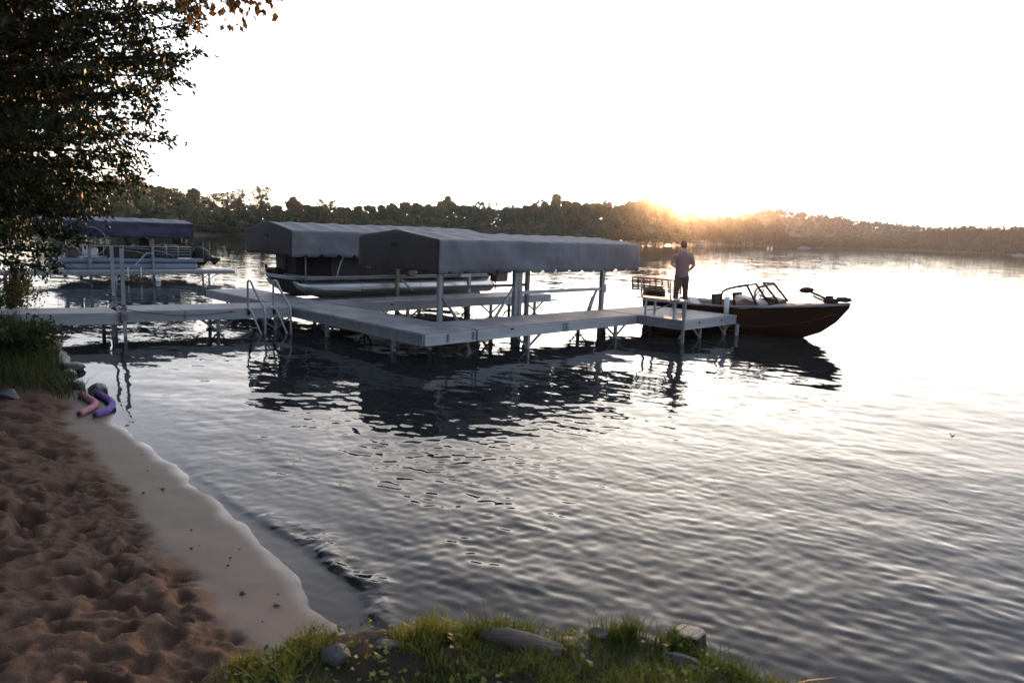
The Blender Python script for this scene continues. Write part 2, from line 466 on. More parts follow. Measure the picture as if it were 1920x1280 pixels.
def ground_object(name, xs, ys, hole=None):
    x, y, F = grid(xs, ys)
    z, s, dry, gra, wid = ground_z(x, y)
    wet = 1 - sstep(-0.05, 0.14, s - wid + .05 * fbm(x * 9, y * 9, 71, 3))
    film = 1 - sstep(0.0, 0.15, s + 0.08 * fbm(x * 2, y * 2, 70, 2))
    keep = (s[F] > -9).any(1)
    if hole is not None:
        cx, cy = x[F].mean(1), y[F].mean(1)
        keep &= ~((cx > hole[0]) & (cx < hole[1]) & (cy > hole[2]) & (cy < hole[3]))
    F = F[keep]
    return np_mesh(name, np.stack([x, y, z], 1), F, M['sand'], None, True, {"wet": wet, "film": film, "soil": gra})

# fine sheet where the beach is near, coarse sheet around it
gnd = ground_object("beach", np.concatenate([np.arange(-9, -4.2, 0.045), np.arange(-4.2, 0.001, 0.018), np.arange(0.04, 3.001, 0.04)]),
                    np.concatenate([np.arange(1.4, 2.4, 0.05), np.arange(2.4, 6, 0.018), np.arange(6, 9, 0.03), np.arange(9, 15.01, 0.06)]))
tag(gnd, kind='structure')
gx = np.concatenate([-np.geomspace(140, 10, 40), np.linspace(-9, 3, 25), np.geomspace(4, 14, 8)])
gy = np.concatenate([np.linspace(-16, 1.4, 26), np.linspace(2, 15, 27), np.geomspace(16.5, 130, 40)])
X, Y, F = grid(gx, gy)
z, s, dry, gra, wid = ground_z(X, Y, False)
gz_ = z + np.clip(s - 3, 0, 60) * 0.05
cxm, cym = X[F].mean(1), Y[F].mean(1)
k = ((s[F] > -12).any(1)) & ~((cxm > -9) & (cxm < 3) & (cym > 1.4) & (cym < 15))
gnd2 = np_mesh("shore_ground", np.stack([X, Y, gz_], 1), F[k], M['sand'], None, True, {"wet": np.zeros(len(X)), "film": np.zeros(len(X)), "soil": np.clip(gra + (s > 1.5) * (Y > 9), 0, 1)})
tag(gnd2, kind='structure')
# lake bed far below
bed = MB(); bed.add([(-900, -60, -2.6), (1200, -60, -2.6), (1200, 1500, -2.6), (-900, 1500, -2.6)], [(0, 1, 2, 3)])
tag(bed.build("lake_bed", M['soil']), kind='structure')

# ------------------------------------------------------------------ water: ripples are real relief, finest ones in the normal
def water_material():
    m = bpy.data.materials.new("lake_water"); m.use_nodes = True
    t = m.node_tree; n, l = t.nodes, t.links
    n.remove(n["Principled BSDF"])
    geo = n.new("ShaderNodeNewGeometry")
    tot = None
    for (scale, st, amp, rot) in ((2.2, 3.2, 0.06, 24), (5.0, 3.0, 0.07, 12), (11.0, 2.6, 0.055, 34), (24.0, 2.0, 0.06, 18)):
        mp = n.new("ShaderNodeMapping"); mp.vector_type = 'TEXTURE'
        mp.inputs["Rotation"].default_value = (0, 0, R(-rot)); mp.inputs["Scale"].default_value = (st, 1, 1)
        l.new(geo.outputs["Position"], mp.inputs[0])
        no = n.new("ShaderNodeTexNoise"); no.inputs["Scale"].default_value = scale; no.inputs["Detail"].default_value = 2
        l.new(mp.outputs[0], no.inputs["Vector"])
        sb = n.new("ShaderNodeVectorMath"); sb.operation = 'SUBTRACT'; sb.inputs[1].default_value = (0.5, 0.5, 0.5)
        l.new(no.outputs["Color"], sb.inputs[0])
        sc = n.new("ShaderNodeVectorMath"); sc.operation = 'MULTIPLY'; sc.inputs[1].default_value = (amp * 0.6, amp, 0)
        l.new(sb.outputs[0], sc.inputs[0])
        if tot is None: tot = sc.outputs[0]
        else:
            a = n.new("ShaderNodeVectorMath"); a.operation = 'ADD'; l.new(tot, a.inputs[0]); l.new(sc.outputs[0], a.inputs[1]); tot = a.outputs[0]
    # calmer and rougher patches of the lake
    pn = n.new("ShaderNodeTexNoise"); pn.inputs["Scale"].default_value = 0.16; pn.inputs["Detail"].default_value = 3
    l.new(geo.outputs["Position"], pn.inputs["Vector"])
    pr = n.new("ShaderNodeMapRange"); pr.inputs[1].default_value = 0.35; pr.inputs[2].default_value = 0.65; pr.inputs[3].default_value = 0.5; pr.inputs[4].default_value = 1.35
    l.new(pn.outputs[0], pr.inputs[0])
    calm = n.new("ShaderNodeAttribute"); calm.attribute_name = "calm"
    mm = n.new("ShaderNodeMath"); mm.operation = 'MULTIPLY'; l.new(pr.outputs[0], mm.inputs[0]); l.new(calm.outputs["Fac"], mm.inputs[1])
    sv = n.new("ShaderNodeVectorMath"); sv.operation = 'SCALE'; l.new(tot, sv.inputs[0]); l.new(mm.outputs[0], sv.inputs["Scale"])
    ad = n.new("ShaderNodeVectorMath"); ad.operation = 'ADD'; l.new(geo.outputs["Normal"], ad.inputs[0]); l.new(sv.outputs[0], ad.inputs[1])
    nm = n.new("ShaderNodeVectorMath"); nm.operation = 'NORMALIZE'; l.new(ad.outputs[0], nm.inputs[0])
    fr = n.new("ShaderNodeFresnel"); fr.inputs["IOR"].default_value = 1.34; l.new(nm.outputs[0], fr.inputs["Normal"])
    gl = n.new("ShaderNodeBsdfGlossy"); gl.inputs["Roughness"].default_value = 0.03; l.new(nm.outputs[0], gl.inputs["Normal"])
    tr = n.new("ShaderNodeBsdfTransparent"); tr.inputs[0].default_value = (0.80, 0.82, 0.80, 1)
    df = n.new("ShaderNodeBsdfDiffuse"); df.inputs[0].default_value = (0.016, 0.019, 0.020, 1)
    dp = n.new("ShaderNodeAttribute"); dp.attribute_name = "murk"
    bd = n.new("ShaderNodeMixShader"); l.new(dp.outputs["Fac"], bd.inputs[0]); l.new(tr.outputs[0], bd.inputs[1]); l.new(df.outputs[0], bd.inputs[2])
    ms = n.new("ShaderNodeMixShader"); l.new(fr.outputs[0], ms.inputs[0]); l.new(bd.outputs[0], ms.inputs[1]); l.new(gl.outputs[0], ms.inputs[2])
    l.new(ms.outputs[0], n["Material Output"].inputs[0])
    return m
M['water'] = water_material()

def build_water():
    # rings round the beach: spacing grows with distance (near relief is fine, far relief coarse)
    inv = np.linspace(1 / 2.3, 1 / 260.0, 880)
    r = np.concatenate([1 / inv, np.geomspace(300, 1600, 24)])
    a = np.linspace(R(-62), R(58), 780)
    Rr, A = np.meshgrid(r, a, indexing='ij')
    x, y = (Rr * np.sin(A)).ravel(), (Rr * np.cos(A)).ravel()
    dr = np.gradient(r); step = np.repeat(np.maximum(dr, r * (a[1] - a[0])), len(a))
    s = shore_dist(x, y)
    z = np.zeros_like(x)
    g = np.random.default_rng(3)
    env = 1.0 + 0.7 * fbm(x * 0.22, y * 0.22, 90, 3)
    env = np.clip(.9 + 1.1 * fbm(x * 0.22, y * 0.22, 90, 3) + .6 * fbm(x * .8, y * .8, 92, 2), 0.25, 2.1)
    for lam0, lam1, ncomp, slope in ((2.2, 4.5, 8, 0.004), (1.1, 2.2, 10, 0.005), (0.55, 1.1, 14, 0.009), (0.28, 0.55, 24, 0.011), (0.15, 0.28, 30, 0.019), (0.08, 0.15, 30, 0.029)):
        acc = np.zeros_like(x)
        for i in range(ncomp):
            lam = g.uniform(lam0, lam1); th = R(64) + g.normal(0, R(32))
            kk = 2 * PI / lam
            ph = g.uniform(0, 2 * PI)
            wob = 0.6 * np.sin(x * 0.35 / lam0 + i) + 0.6 * np.sin(y * 0.31 / lam0 + 2.1 * i)
            w = np.sin(kk * (x * math.cos(th) + y * math.sin(th)) + ph + wob)
            acc += w / kk * sstep(0.45, 0.2, step / lam)
        z += acc * slope * math.sqrt(2.0 / ncomp) * env
    shore_fade = sstep(-0.05, -0.9, s)
    calm = 0.45 + 0.55 * shore_fade
    z *= 0.22 + 0.78 * shore_fade
    # one small wave running up the beach: steep towards the sand
    along = 0.5 + 0.5 * fbm(x * 0.55, y * 0.55, 95, 2)
    off = -(0.15 + 0.12 * fbm(x * 0.9, y * 0.9, 96, 2) + 0.03 * fbm(x * 2.6, y * 2.6, 98, 3) + 0.06 * np.clip(6 - y, 0, 3))
    q = s - off
    ridge = np.where(q > 0, np.exp(-(q / 0.055) ** 2), np.exp(-(q / 0.20) ** 2))
    z += 0.019 * ridge * (1 + .9 * fbm(x * 7, y * 7, 99, 3)) * sstep(9.5, 7.5, y) * sstep(-0.55, -0.8, x) * (0.35 + 0.65 * sstep(6.2, 5.0, y)) * np.clip(along * 2.2 - .35, 0.12, 1)
    q2 = q + 0.75 + 0.2 * fbm(x * 0.7, y * 0.7, 97, 2)
    z += 0.003 * np.where(q2 > 0, np.exp(-(q2 / 0.05) ** 2), np.exp(-(q2 / 0.25) ** 2)) * sstep(9.5, 7.5, y) * (Rr.ravel() < 12)
    murk = 1 - np.exp(-np.clip(-s, 0, 20) * 0.16 / 0.09)
    n0, n1 = len(r), len(a)
    i = np.arange(n0 * n1).reshape(n0, n1)
    F = np.stack([i[:-1, :-1], i[:-1, 1:], i[1:, 1:], i[1:, :-1]], -1).reshape(-1, 4)
    F = F[(s[F] < 0.6).any(1)]
    o = np_mesh("lake_water", np.stack([x, y, z], 1), F, M['water'], None, True, {"calm": calm, "murk": murk})
    tag(o, kind='structure')
build_water()
# ------------------------------------------------------------------ docks (frame: u along the finger docks, v along the cross dock)
D0 = Vector((-1.57, 12.17, 0)); PHI = R(44.3)
def W(u, v, z=0.0):
    return Vector((D0.x + u * math.cos(PHI) - v * math.sin(PHI), D0.y + u * math.sin(PHI) + v * math.cos(PHI), z))
def thing(name, u, v, label, cat, group=None, rz=0.0):
    return empty(name, W(u, v, 0), PHI + rz, label, cat, group)

DK = 0.5
def leg_mb(org, u, v, top=0.44, w=0.065, bottom=-1.6):
    m = MB(org); m.span((u - w / 2, v - w / 2, bottom), (u + w / 2, v + w / 2, top))
    m.box((u, v, -1.6), (0.24, 0.24, 0.03)); return m
def brace_mb(org, u, v, du, dv, z0=0.03):
    return MB(org).bar((u, v, z0), (u + du, v + dv, 0.33), 0.035, 0.035)
def rail(org, p, q, out):
    """aluminium side channel: web with a lip along its top and its foot and a middle groove"""
    m = MB(org); p, q, out = Vector(p), Vector(q), Vector(out)
    z = Vector((0, 0, 1))
    m.bar(p + z * 0.39, q + z * 0.39, 0.03, 0.20)
    m.bar(p + z * 0.478 + out * 0.021, q + z * 0.478 + out * 0.021, 0.012, 0.036)
    m.bar(p + z * 0.302 + out * 0.021, q + z * 0.302 + out * 0.021, 0.012, 0.030)
    m.bar(p + z * 0.405 + out * 0.019, q + z * 0.405 + out * 0.019, 0.008, 0.014)
    return m
def panels(root, org, u0, u1, v0, v1, nu, nv, m=None):
    for i in range(nu):
        for j in range(nv):
            a, b = u0 + (u1 - u0) * i / nu, u0 + (u1 - u0) * (i + 1) / nu
            c, d = v0 + (v1 - v0) * j / nv, v0 + (v1 - v0) * (j + 1) / nv
            g = 0.005
            dz = random.uniform(-0.0015, 0.0015)
            MB(org).span((a + g, c + g, DK - 0.035), (b - g, d - g, DK + 0.004 + dz)).build("deck_panel", m or M['deck'], root)

# --- cross dock
o = (0, 0, 0)
cross = thing("cross_dock", 0, 0, "grey cross dock joining the shore pier to both finger docks, dark edge towards the beach", "dock")
panels(cross, o, 0.03, 1.22, 0.03, 9.87, 1, 8)
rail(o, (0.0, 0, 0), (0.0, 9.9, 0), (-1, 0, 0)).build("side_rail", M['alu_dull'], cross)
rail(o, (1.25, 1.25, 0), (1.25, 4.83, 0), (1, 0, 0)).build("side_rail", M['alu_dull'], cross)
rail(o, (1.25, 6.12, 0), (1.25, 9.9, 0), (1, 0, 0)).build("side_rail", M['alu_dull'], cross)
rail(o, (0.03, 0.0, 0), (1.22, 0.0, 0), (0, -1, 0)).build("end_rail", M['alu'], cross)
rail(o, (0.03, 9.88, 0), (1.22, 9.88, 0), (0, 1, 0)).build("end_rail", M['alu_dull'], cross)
for u, v in ((0.28, 1.3), (0.95, 1.05), (0.15, 5.9), (1.1, 5.9), (0.15, 3.6), (1.1, 3.6), (0.15, 8.6), (1.1, 8.6)):
    leg_mb(o, u, v).build("leg", M['alu'], cross)
    brace_mb(o, u, v, 0, 0.42).build("brace", M['alu_dull'], cross)
    brace_mb(o, u, v, 0, -0.42).build("brace", M['alu_dull'], cross)
for u in (0.55, 1.16):
    MB(o).box((u, -0.032, 0.40), (0.035, 0.02, 0.15)).build("bracket", M['alu_dull'], cross)

def finger(name, label, v0, v1, u0, u1, seams, legs, near_m):
    org = (u0, v0, 0)
    t = thing(name, u0, v0, label, "dock", "finger docks beside the boat lifts")
    us = [u0] + seams + [u1]
    for a, b in zip(us[:-1], us[1:]):
        n = max(1, round((b - a) / 1.25))
        panels(t, org, a + 0.004, b - 0.004, v0 + 0.03, v1 - 0.03, n, 1)
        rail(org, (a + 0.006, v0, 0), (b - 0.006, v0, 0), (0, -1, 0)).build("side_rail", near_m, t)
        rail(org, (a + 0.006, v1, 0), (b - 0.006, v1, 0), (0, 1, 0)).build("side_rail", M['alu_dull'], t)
    rail(org, (u1 + 0.012, v0 + 0.02, 0), (u1 + 0.012, v1 - 0.02, 0), (1, 0, 0)).build("end_rail", M['alu_dull'], t)
    for s_ in seams:
        for k in (-0.05, 0.05):
            MB(org).box((s_ + k, v0 - 0.034, 0.39), (0.045, 0.014, 0.185)).build("splice_plate", M['alu'], t)
        for k in (-0.05, 0.05):
            for z in (0.33, 0.39, 0.45): MB(org).box((s_ + k, v0 - 0.045, z), (0.018, 0.012, 0.018)).build("bolt", M['black'], t)
    for u in legs:
        for v, sd in ((v0 + 0.06, -1), (v1 - 0.06, 1)):
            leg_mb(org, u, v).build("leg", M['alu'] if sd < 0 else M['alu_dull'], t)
            for du in (-0.42, 0.42): brace_mb(org, u, v, du, 0).build("brace", M['alu_dull'], t)
    for u in legs[:1]:
        MB(org).box((u - 0.55, v0 - 0.036, 0.455), (0.07, 0.02, 0.03)).build("cleat", M['black'], t)
    return t
finger("near_finger_dock", "long grey dock before the nearest canopy, leading to the bench platform", 0.0, 1.25, 1.262, 6.31, [3.76], [2.71, 5.6], M['alu'])
finger("rear_finger_dock", "short pale dock running between the two canopied boat lifts", 4.86, 6.10, 1.262, 8.55, [4.4, 7.1], [3.2, 6.1, 7.9], M['alu'])

# --- end platform
org = (6.33, -1.27, 0)
plat = thing("dock_platform", 6.33, -1.27, "square platform at the dock's end carrying the bench and the standing man", "dock")
panels(plat, org, 6.37, 8.73, -1.23, 1.22, 2, 2, M['deck'])
rail(org, (6.345, -1.25, 0), (6.345, 1.25, 0), (-1, 0, 0)).build("side_rail", M['alu_dull'], plat)
rail(org, (6.38, -1.262, 0), (8.74, -1.262, 0), (0, -1, 0)).build("side_rail", M['alu'], plat)
rail(org, (8.755, -1.25, 0), (8.755, 1.25, 0), (1, 0, 0)).build("side_rail", M['alu_dull'], plat)
rail(org, (6.38, 1.25, 0), (8.74, 1.25, 0), (0, 1, 0)).build("side_rail", M['alu_dull'], plat)
MB(org).span((6.27, -1.33, -1.6), (6.345 - 0.02, -1.275, 0.93)).build("corner_post", M['alu_dull'], plat)
MB(org).span((8.70, -1.34, -1.6), (8.80, -1.29, 0.28)).build("leg", M['alu'], plat)
MB(org).tube([(8.72, -1.0, 0.5), (8.72, -1.0, 0.93)], 0.062, 12).build("bumper_post", M['white'], plat, True)
for u, v in ((7.35, -1.1), (8.5, 1.1), (6.5, 1.1), (8.5, -1.1)):
    leg_mb(org, u, v).build("leg", M['alu_dull'], plat)
    brace_mb(org, u, v, -0.4 if u > 7 else 0.4, 0).build("brace", M['alu_dull'], plat)
for u in (7.0, 8.0):
    MB(org).box((u, -1.29, 0.42), (0.04, 0.012, 0.05)).build("cleat", M['black'], plat)
for u, v in ((6.6, -1.0), (8.45, -1.1)):
    brace_mb(org, u, v, 0.35, 0.0).build("brace", M['alu_dull'], plat)

# --- shore pier: level run to the cross dock and the ramp up the beach
pd_ = (W(-3.32, 5.55) - W(-0.03, 4.85)).normalized()           # towards the shore
PW = W(-0.03, 4.83); prz = math.atan2(-pd_.y, -pd_.x)            # local x runs from the shore to the cross dock
Lp = (W(-3.32, 5.55) - PW).length
pier = empty("shore_pier", PW, prz, "pale pier with two tall posts linking the beach side to the cross dock", "dock")
o = (0, 0, 0)
def pier_run(root, x0, x1, w, z0, z1, n):
    sl = (z1 - z0) / (x1 - x0)
    for i in range(n):
        a, b = x0 + (x1 - x0) * i / n, x0 + (x1 - x0) * (i + 1) / n
        za, zb = z0 + sl * (a - x0), z0 + sl * (b - x0)
        m = MB(o)
        m.loft([[V3(a + 0.005, 0.03, za - 0.03), V3(a + 0.005, w - 0.03, za - 0.03), V3(a + 0.005, w - 0.03, za + 0.004), V3(a + 0.005, 0.03, za + 0.004)],
                [V3(b - 0.005, 0.03, zb - 0.03), V3(b - 0.005, w - 0.03, zb - 0.03), V3(b - 0.005, w - 0.03, zb + 0.004), V3(b - 0.005, 0.03, zb + 0.004)]])
        m.build("deck_panel", M['deck'], root)
    for y, sd in ((0.0, -1), (w, 1)):
        rail(o, (x0, y, z0 - 0.5), (x1, y, z1 - 0.5), (0, sd, 0)).build("side_rail", M['alu'], root)
pier_run(pier, -Lp, -0.02, 1.22, 0.5, 0.5, 3)
rail(o, (-Lp - 0.012, 0.02, 0), (-Lp - 0.012, 1.2, 0), (-1, 0, 0)).build("end_rail", M['alu_dull'], pier)
for x, y in ((-Lp + 0.06, -0.055), (-Lp - 0.05, 1.275)):
    MB(o).span((x - 0.032, y - 0.032, -1.5), (x + 0.032, y + 0.032, 1.76)).build("tall_post", M['alu'], pier)
    MB(o).box((x, y, 0.40), (0.13, 0.09, 0.13)).build("post_clamp", M['alu_dull'], pier)
for x in (-1.55, -0.35):
    for y in (0.08, 1.14):
        leg_mb(o, x, y).build("leg", M['alu_dull'], pier)
        for du in (-0.4, 0.4): brace_mb(o, x, y, du, 0).build("brace", M['alu_dull'], pier)
MB(o).box((-1.3, -0.036, 0.45), (0.08, 0.02, 0.03)).build("cleat", M['black'], pier)
MB(o).box((-2.2, -0.036, 0.40), (0.02, 0.012, 0.17)).build("splice_plate", M['alu_dull'], pier)
# rope tied between the posts and along the edge
rp = MB(W(-3.32, 5.55, 0.5))
e0, e1 = PW + Matrix.Rotation(prz, 3, 'Z') @ V3(-Lp + 0.06, -0.055, 0), PW + Matrix.Rotation(prz, 3, 'Z') @ V3(-Lp - 0.05, 1.275, 0)
pts = []
for i in range(13):
    t = i / 12; p = e1.lerp(e0, t); p.z = 0.62 - 0.07 * math.sin(PI * t) - 0.06 * t
    pts.append(p)
rp.tube(pts, 0.014, 6)
for c, z0 in ((e0, 0.545), (e1, 0.60)):
    ring = [V3(c.x + 0.052 * math.cos(a), c.y + 0.052 * math.sin(a), z0 + 0.008 * a) for a in np.linspace(0, 4 * PI, 22)]
    rp.tube(ring, 0.013, 6)
pts = [e0 + Matrix.Rotation(prz, 3, 'Z') @ V3(2.1 * t, -0.04, 0.56 - 0.13 * math.sin(PI * min(1, t * 0.9)) - 0.05 * t) for t in np.linspace(0, 1, 12)]
rp.tube(pts, 0.010, 6)
tag(rp.build("mooring_rope", M['rope'], None, True), "thin dark rope tied round the two tall pier posts", "rope")

RX = W(-3.32, 5.55); rampdir = (Vector((-10.9, 11.15, 0)) - RX); Lr = rampdir.length; rampdir.normalize()
ramp = empty("gangway", RX - rampdir * 0.04, math.atan2(-rampdir.y, -rampdir.x), "plain grey gangway sloping from the weedy bank to the pier posts", "dock")
pier_run(ramp, -Lr, -0.03, 1.15, 0.60, 0.47, 3)
for y in (0.1, 1.05):
    leg_mb(o, -0.16, y, 0.4).build("leg", M['alu_dull'], ramp)

# --- swim ladder
org = (-1.0, 4.0, 0)
lad = empty("swim_ladder", PW, prz, "silver swim ladder with two hooped handrails on the pier", "ladder")
for x in (-0.94, -0.40):
    y = -0.07
    prof = [(0.10, 0.30), (0.10, 0.48), (0.08, 1.02), (0.06, 1.09), (0.01, 1.12), (-0.05, 1.09), (-0.13, 0.95), (-0.42, 0.60), (-0.46, 0.45), (-0.46, 0.20), (-0.46, -0.9)]
    MB(o).tube([(x + max(0, .05 - a) * .45, y + a, z) for a, z in prof], 0.024, 8).build("handrail", M['alu'], lad, True)
    prof = [(0.10, 0.53), (0.02, 0.52), (-0.08, 0.46), (-0.20, 0.28), (-0.36, 0.03), (-0.44, -0.2)]
    MB(o).tube([(x + max(0, .05 - a) * .45 - .03, y + a, z) for a, z in prof], 0.022, 8).build("stringer", M['alu'], lad, True)
for z in (-0.03, -0.3, -0.55):
    MB(o).box((-0.45, -0.50, z), (0.56, 0.09, 0.03)).build("rung", M['alu_dull'], lad)
for x in (-0.94, -0.40):
    MB(o).box((x, -0.045, 0.43), (0.05, 0.03, 0.12)).build("mount", M['black'], lad)

# ------------------------------------------------------------------ canopies and boat lifts
def canopy(root, org, u0, u1, v0, v1, z_hem, z_eave, z_ridge, mside, mend, ribs, scallop=0.46, seed=0):
    vm = (v0 + v1) / 2; r = 0.07
    prof = []
    for t in np.linspace(0, 1, 7): prof.append((v0 + 0.015 * math.sin(t * PI), z_hem + (z_eave - r - z_hem) * t))
    for a in np.linspace(0.3, 1, 3): prof.append((v0 + r * (1 - math.cos(a * PI / 2)) * 0.9, z_eave - r + r * math.sin(a * PI / 2)))
    for t in np.linspace(0.12, 1, 8): prof.append((v0 + 0.06 + (vm - v0 - 0.06) * t, z_eave + (z_ridge - z_eave) * (t ** 0.9)))
    prof += [(2 * vm - a, z) for a, z in prof[:-1][::-1]]
    L = u1 - u0; nu = int(L / 0.045)
    us = np.linspace(u0, u1, nu)
    m = len(prof); P = np.array(prof)
    Ug, K = np.meshgrid(us, np.arange(m), indexing='ij')
    Vg, Zg = P[K, 0], P[K, 1]
    arc = np.concatenate([[0], np.cumsum(np.hypot(*np.diff(P, axis=0).T))])[K]
    roof = sstep(z_eave - 0.02, z_eave + 0.03, Zg)
    ph = np.abs(((Ug - u0) / ribs) % 1 - 0.5) * 2
    Zg = Zg - roof * 0.030 * (1 - ph ** 2) + 0.02 * fbm(Ug * 0.9, arc * 1.0, seed, 3) * roof
    wr = fbm(Ug * 1.3 + arc * 0.8, arc * 2.4, seed + 7, 4) * 0.075 + 0.035 * fbm(Ug * 2.2 + arc * 1.6, arc * 2.6 - Ug * 1.5, seed + 17, 4)
    sgn = np.sign(Vg - vm)
    low = 1 - roof
    tfold = np.exp(-((Zg - (z_hem + 0.26 + 0.07 * fbm(Ug * 0.6, Ug * 0, seed + 27, 2))) / 0.03) ** 2)
    Vg = Vg + sgn * low * (wr + 0.04 * tfold - 0.012 * (1 - ph ** 2))
    hem = (K == 0) | (K == m - 1)
    q = np.abs((Ug / scallop) % 1 - 0.5) * scallop
    Zg = Zg + hem * (0.062 * sstep(0.075, 0.025, q) - 0.012 + 0.015 * fbm(Ug * 1.1, Ug * 0, seed + 37, 2))
    for k, e in ((0, -1), (nu - 1, 1)):
        Ug[k] = Ug[k] - e * 0.0
    vs = np.stack([Ug.ravel() - org[0], Vg.ravel() - org[1], Zg.ravel()], 1)
    i = np.arange(nu * m).reshape(nu, m)
    F = np.stack([i[:-1, :-1], i[1:, :-1], i[1:, 1:], i[:-1, 1:]], -1).reshape(-1, 4)
    c = np_mesh("canopy", vs, F, mside, root, True)
    md = c.modifiers.new("thickness", 'SOLIDIFY'); md.thickness = 0.006; md.offset = 0
    # end panels hang inside the profile, slightly bowed
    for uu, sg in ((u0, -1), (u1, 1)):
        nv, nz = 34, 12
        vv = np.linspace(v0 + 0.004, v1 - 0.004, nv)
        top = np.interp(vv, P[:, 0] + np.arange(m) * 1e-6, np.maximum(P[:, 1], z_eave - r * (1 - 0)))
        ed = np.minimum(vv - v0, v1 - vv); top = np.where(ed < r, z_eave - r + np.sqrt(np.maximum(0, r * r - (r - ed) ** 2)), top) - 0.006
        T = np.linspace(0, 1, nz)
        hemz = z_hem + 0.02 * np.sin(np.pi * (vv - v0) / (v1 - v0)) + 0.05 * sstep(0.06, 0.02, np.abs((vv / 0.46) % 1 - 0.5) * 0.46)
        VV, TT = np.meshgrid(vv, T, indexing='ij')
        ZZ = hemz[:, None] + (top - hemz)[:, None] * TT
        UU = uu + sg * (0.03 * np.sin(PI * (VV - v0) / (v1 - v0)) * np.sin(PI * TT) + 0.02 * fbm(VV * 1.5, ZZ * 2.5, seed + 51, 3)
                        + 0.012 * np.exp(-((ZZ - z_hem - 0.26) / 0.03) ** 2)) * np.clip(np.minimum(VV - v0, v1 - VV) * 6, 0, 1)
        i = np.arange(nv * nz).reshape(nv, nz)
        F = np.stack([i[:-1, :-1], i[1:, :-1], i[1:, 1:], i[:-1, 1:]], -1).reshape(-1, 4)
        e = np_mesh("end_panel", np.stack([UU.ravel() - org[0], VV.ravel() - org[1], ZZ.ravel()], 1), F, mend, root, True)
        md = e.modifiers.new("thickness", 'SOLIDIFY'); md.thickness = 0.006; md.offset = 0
        vent = MB((org[0], org[1], 0)); vent.box((uu + sg * 0.05, vm, z_eave - 0.16), (0.02, 0.17, 0.09))
        ve = vent.build("vent_patch", M['black'], root)
        ve.parent = e
    return c

# --- nearest lift, empty under its canopy
org = (1.33, 1.36, 0)
lift = thing("boat_lift", 1.33, 1.36, "empty boat lift under the long grey canopy nearest the camera", "boat lift", "boat lifts with grey canopies")
canopy(lift, org, 1.33, 8.08, 1.30, 4.25, 1.46, 2.16, 2.31, M['canvas'], M['canvas_shaded'], 0.62, seed=3)
for u, wpx, v in ((1.47, 0.085, 1.42), (3.62, 0.10, 1.42), (6.72, 0.10, 1.42), (3.62, 0.10, 4.1), (6.72, 0.10, 4.1)):
    if True:
        MB(org).span((u - wpx / 2, v - wpx / 2, -1.6), (u + wpx / 2, v + wpx / 2, 2.08)).build("lift_post", M['post'], lift)
MB(org).span((3.685, 1.37, -1.6), (3.80, 1.47, 1.95)).build("lift_post", M['post'], lift)
MB(org).span((3.70, 1.36, 0.62), (3.74, 1.44, 1.05)).build("sleeve", M['alu_dull'], lift)
MB(org).span((6.78, 1.37, 0.9), (6.84, 1.47, 1.12)).build("sleeve", M['alu'], lift)
MB(org).bar((3.80, 1.42, 1.0), (6.67, 1.42, 1.0), 0.05, 0.075).build("cross_beam", M['alu'], lift)
MB(org).bar((3.67, 4.15, 0.9), (6.67, 4.15, 0.9), 0.05, 0.075).build("cross_beam", M['alu_dull'], lift)
MB(org).bar((3.56, 1.42, 1.12), (2.70, 1.42, 0.05), 0.04, 0.05).build("brace", M['alu'], lift)
MB(org).bar((1.52, 1.42, 1.02), (2.25, 1.42, 0.12), 0.04, 0.05).build("brace", M['alu_dull'], lift)
MB(org).tube([(6.55, 1.44, 1.0), (6.42, 1.44, 0.78)], 0.035, 10).tube([(6.42, 1.44, 0.80), (6.24, 1.44, 0.40)], 0.052, 10).build("strut", M['alu'], lift, True)
for v in (2.0, 3.5):
    MB(org).span((1.6, v - 0.06, -0.5), (6.8, v + 0.06, -0.4)).build("bunk", M['alu_dull'], lift)
for u in (1.47, 3.62, 6.72):
    MB(org).bar((u, 1.42, -0.55), (u, 4.15, -0.55), 0.08).build("cradle_beam", M['alu_dull'], lift)
    MB(org).bar((u, 1.42, 2.06), (u, 2.775, 2.20), 0.03).bar((u, 4.13, 2.06), (u, 2.775, 2.20), 0.03).build("canopy_frame", M['alu_dull'], lift)
wm = MB(org); wm.box((3.30, 1.62, 1.40), (0.34, 0.24, 0.30)); wm.box((3.10, 1.62, 1.46), (0.16, 0.2, 0.16))
wz = wm.build("winch_motor", M['winch'], lift, bevel=0.03)
cb = MB(org)
for (uu, b, c_) in ((3.02, 1.36, 1.22), (3.07, 1.36, 1.15), (3.12, 1.3, 1.05), (3.0, 1.3, 1.28)):
    cb.tube([(uu, 1.55, b), (uu + 0.02, 1.54, (b + c_) / 2), (uu + 0.005, 1.55, c_)], 0.012, 5)
cbl = cb.build("hanging_cable", M['black'], lift, True); cbl.parent = wz

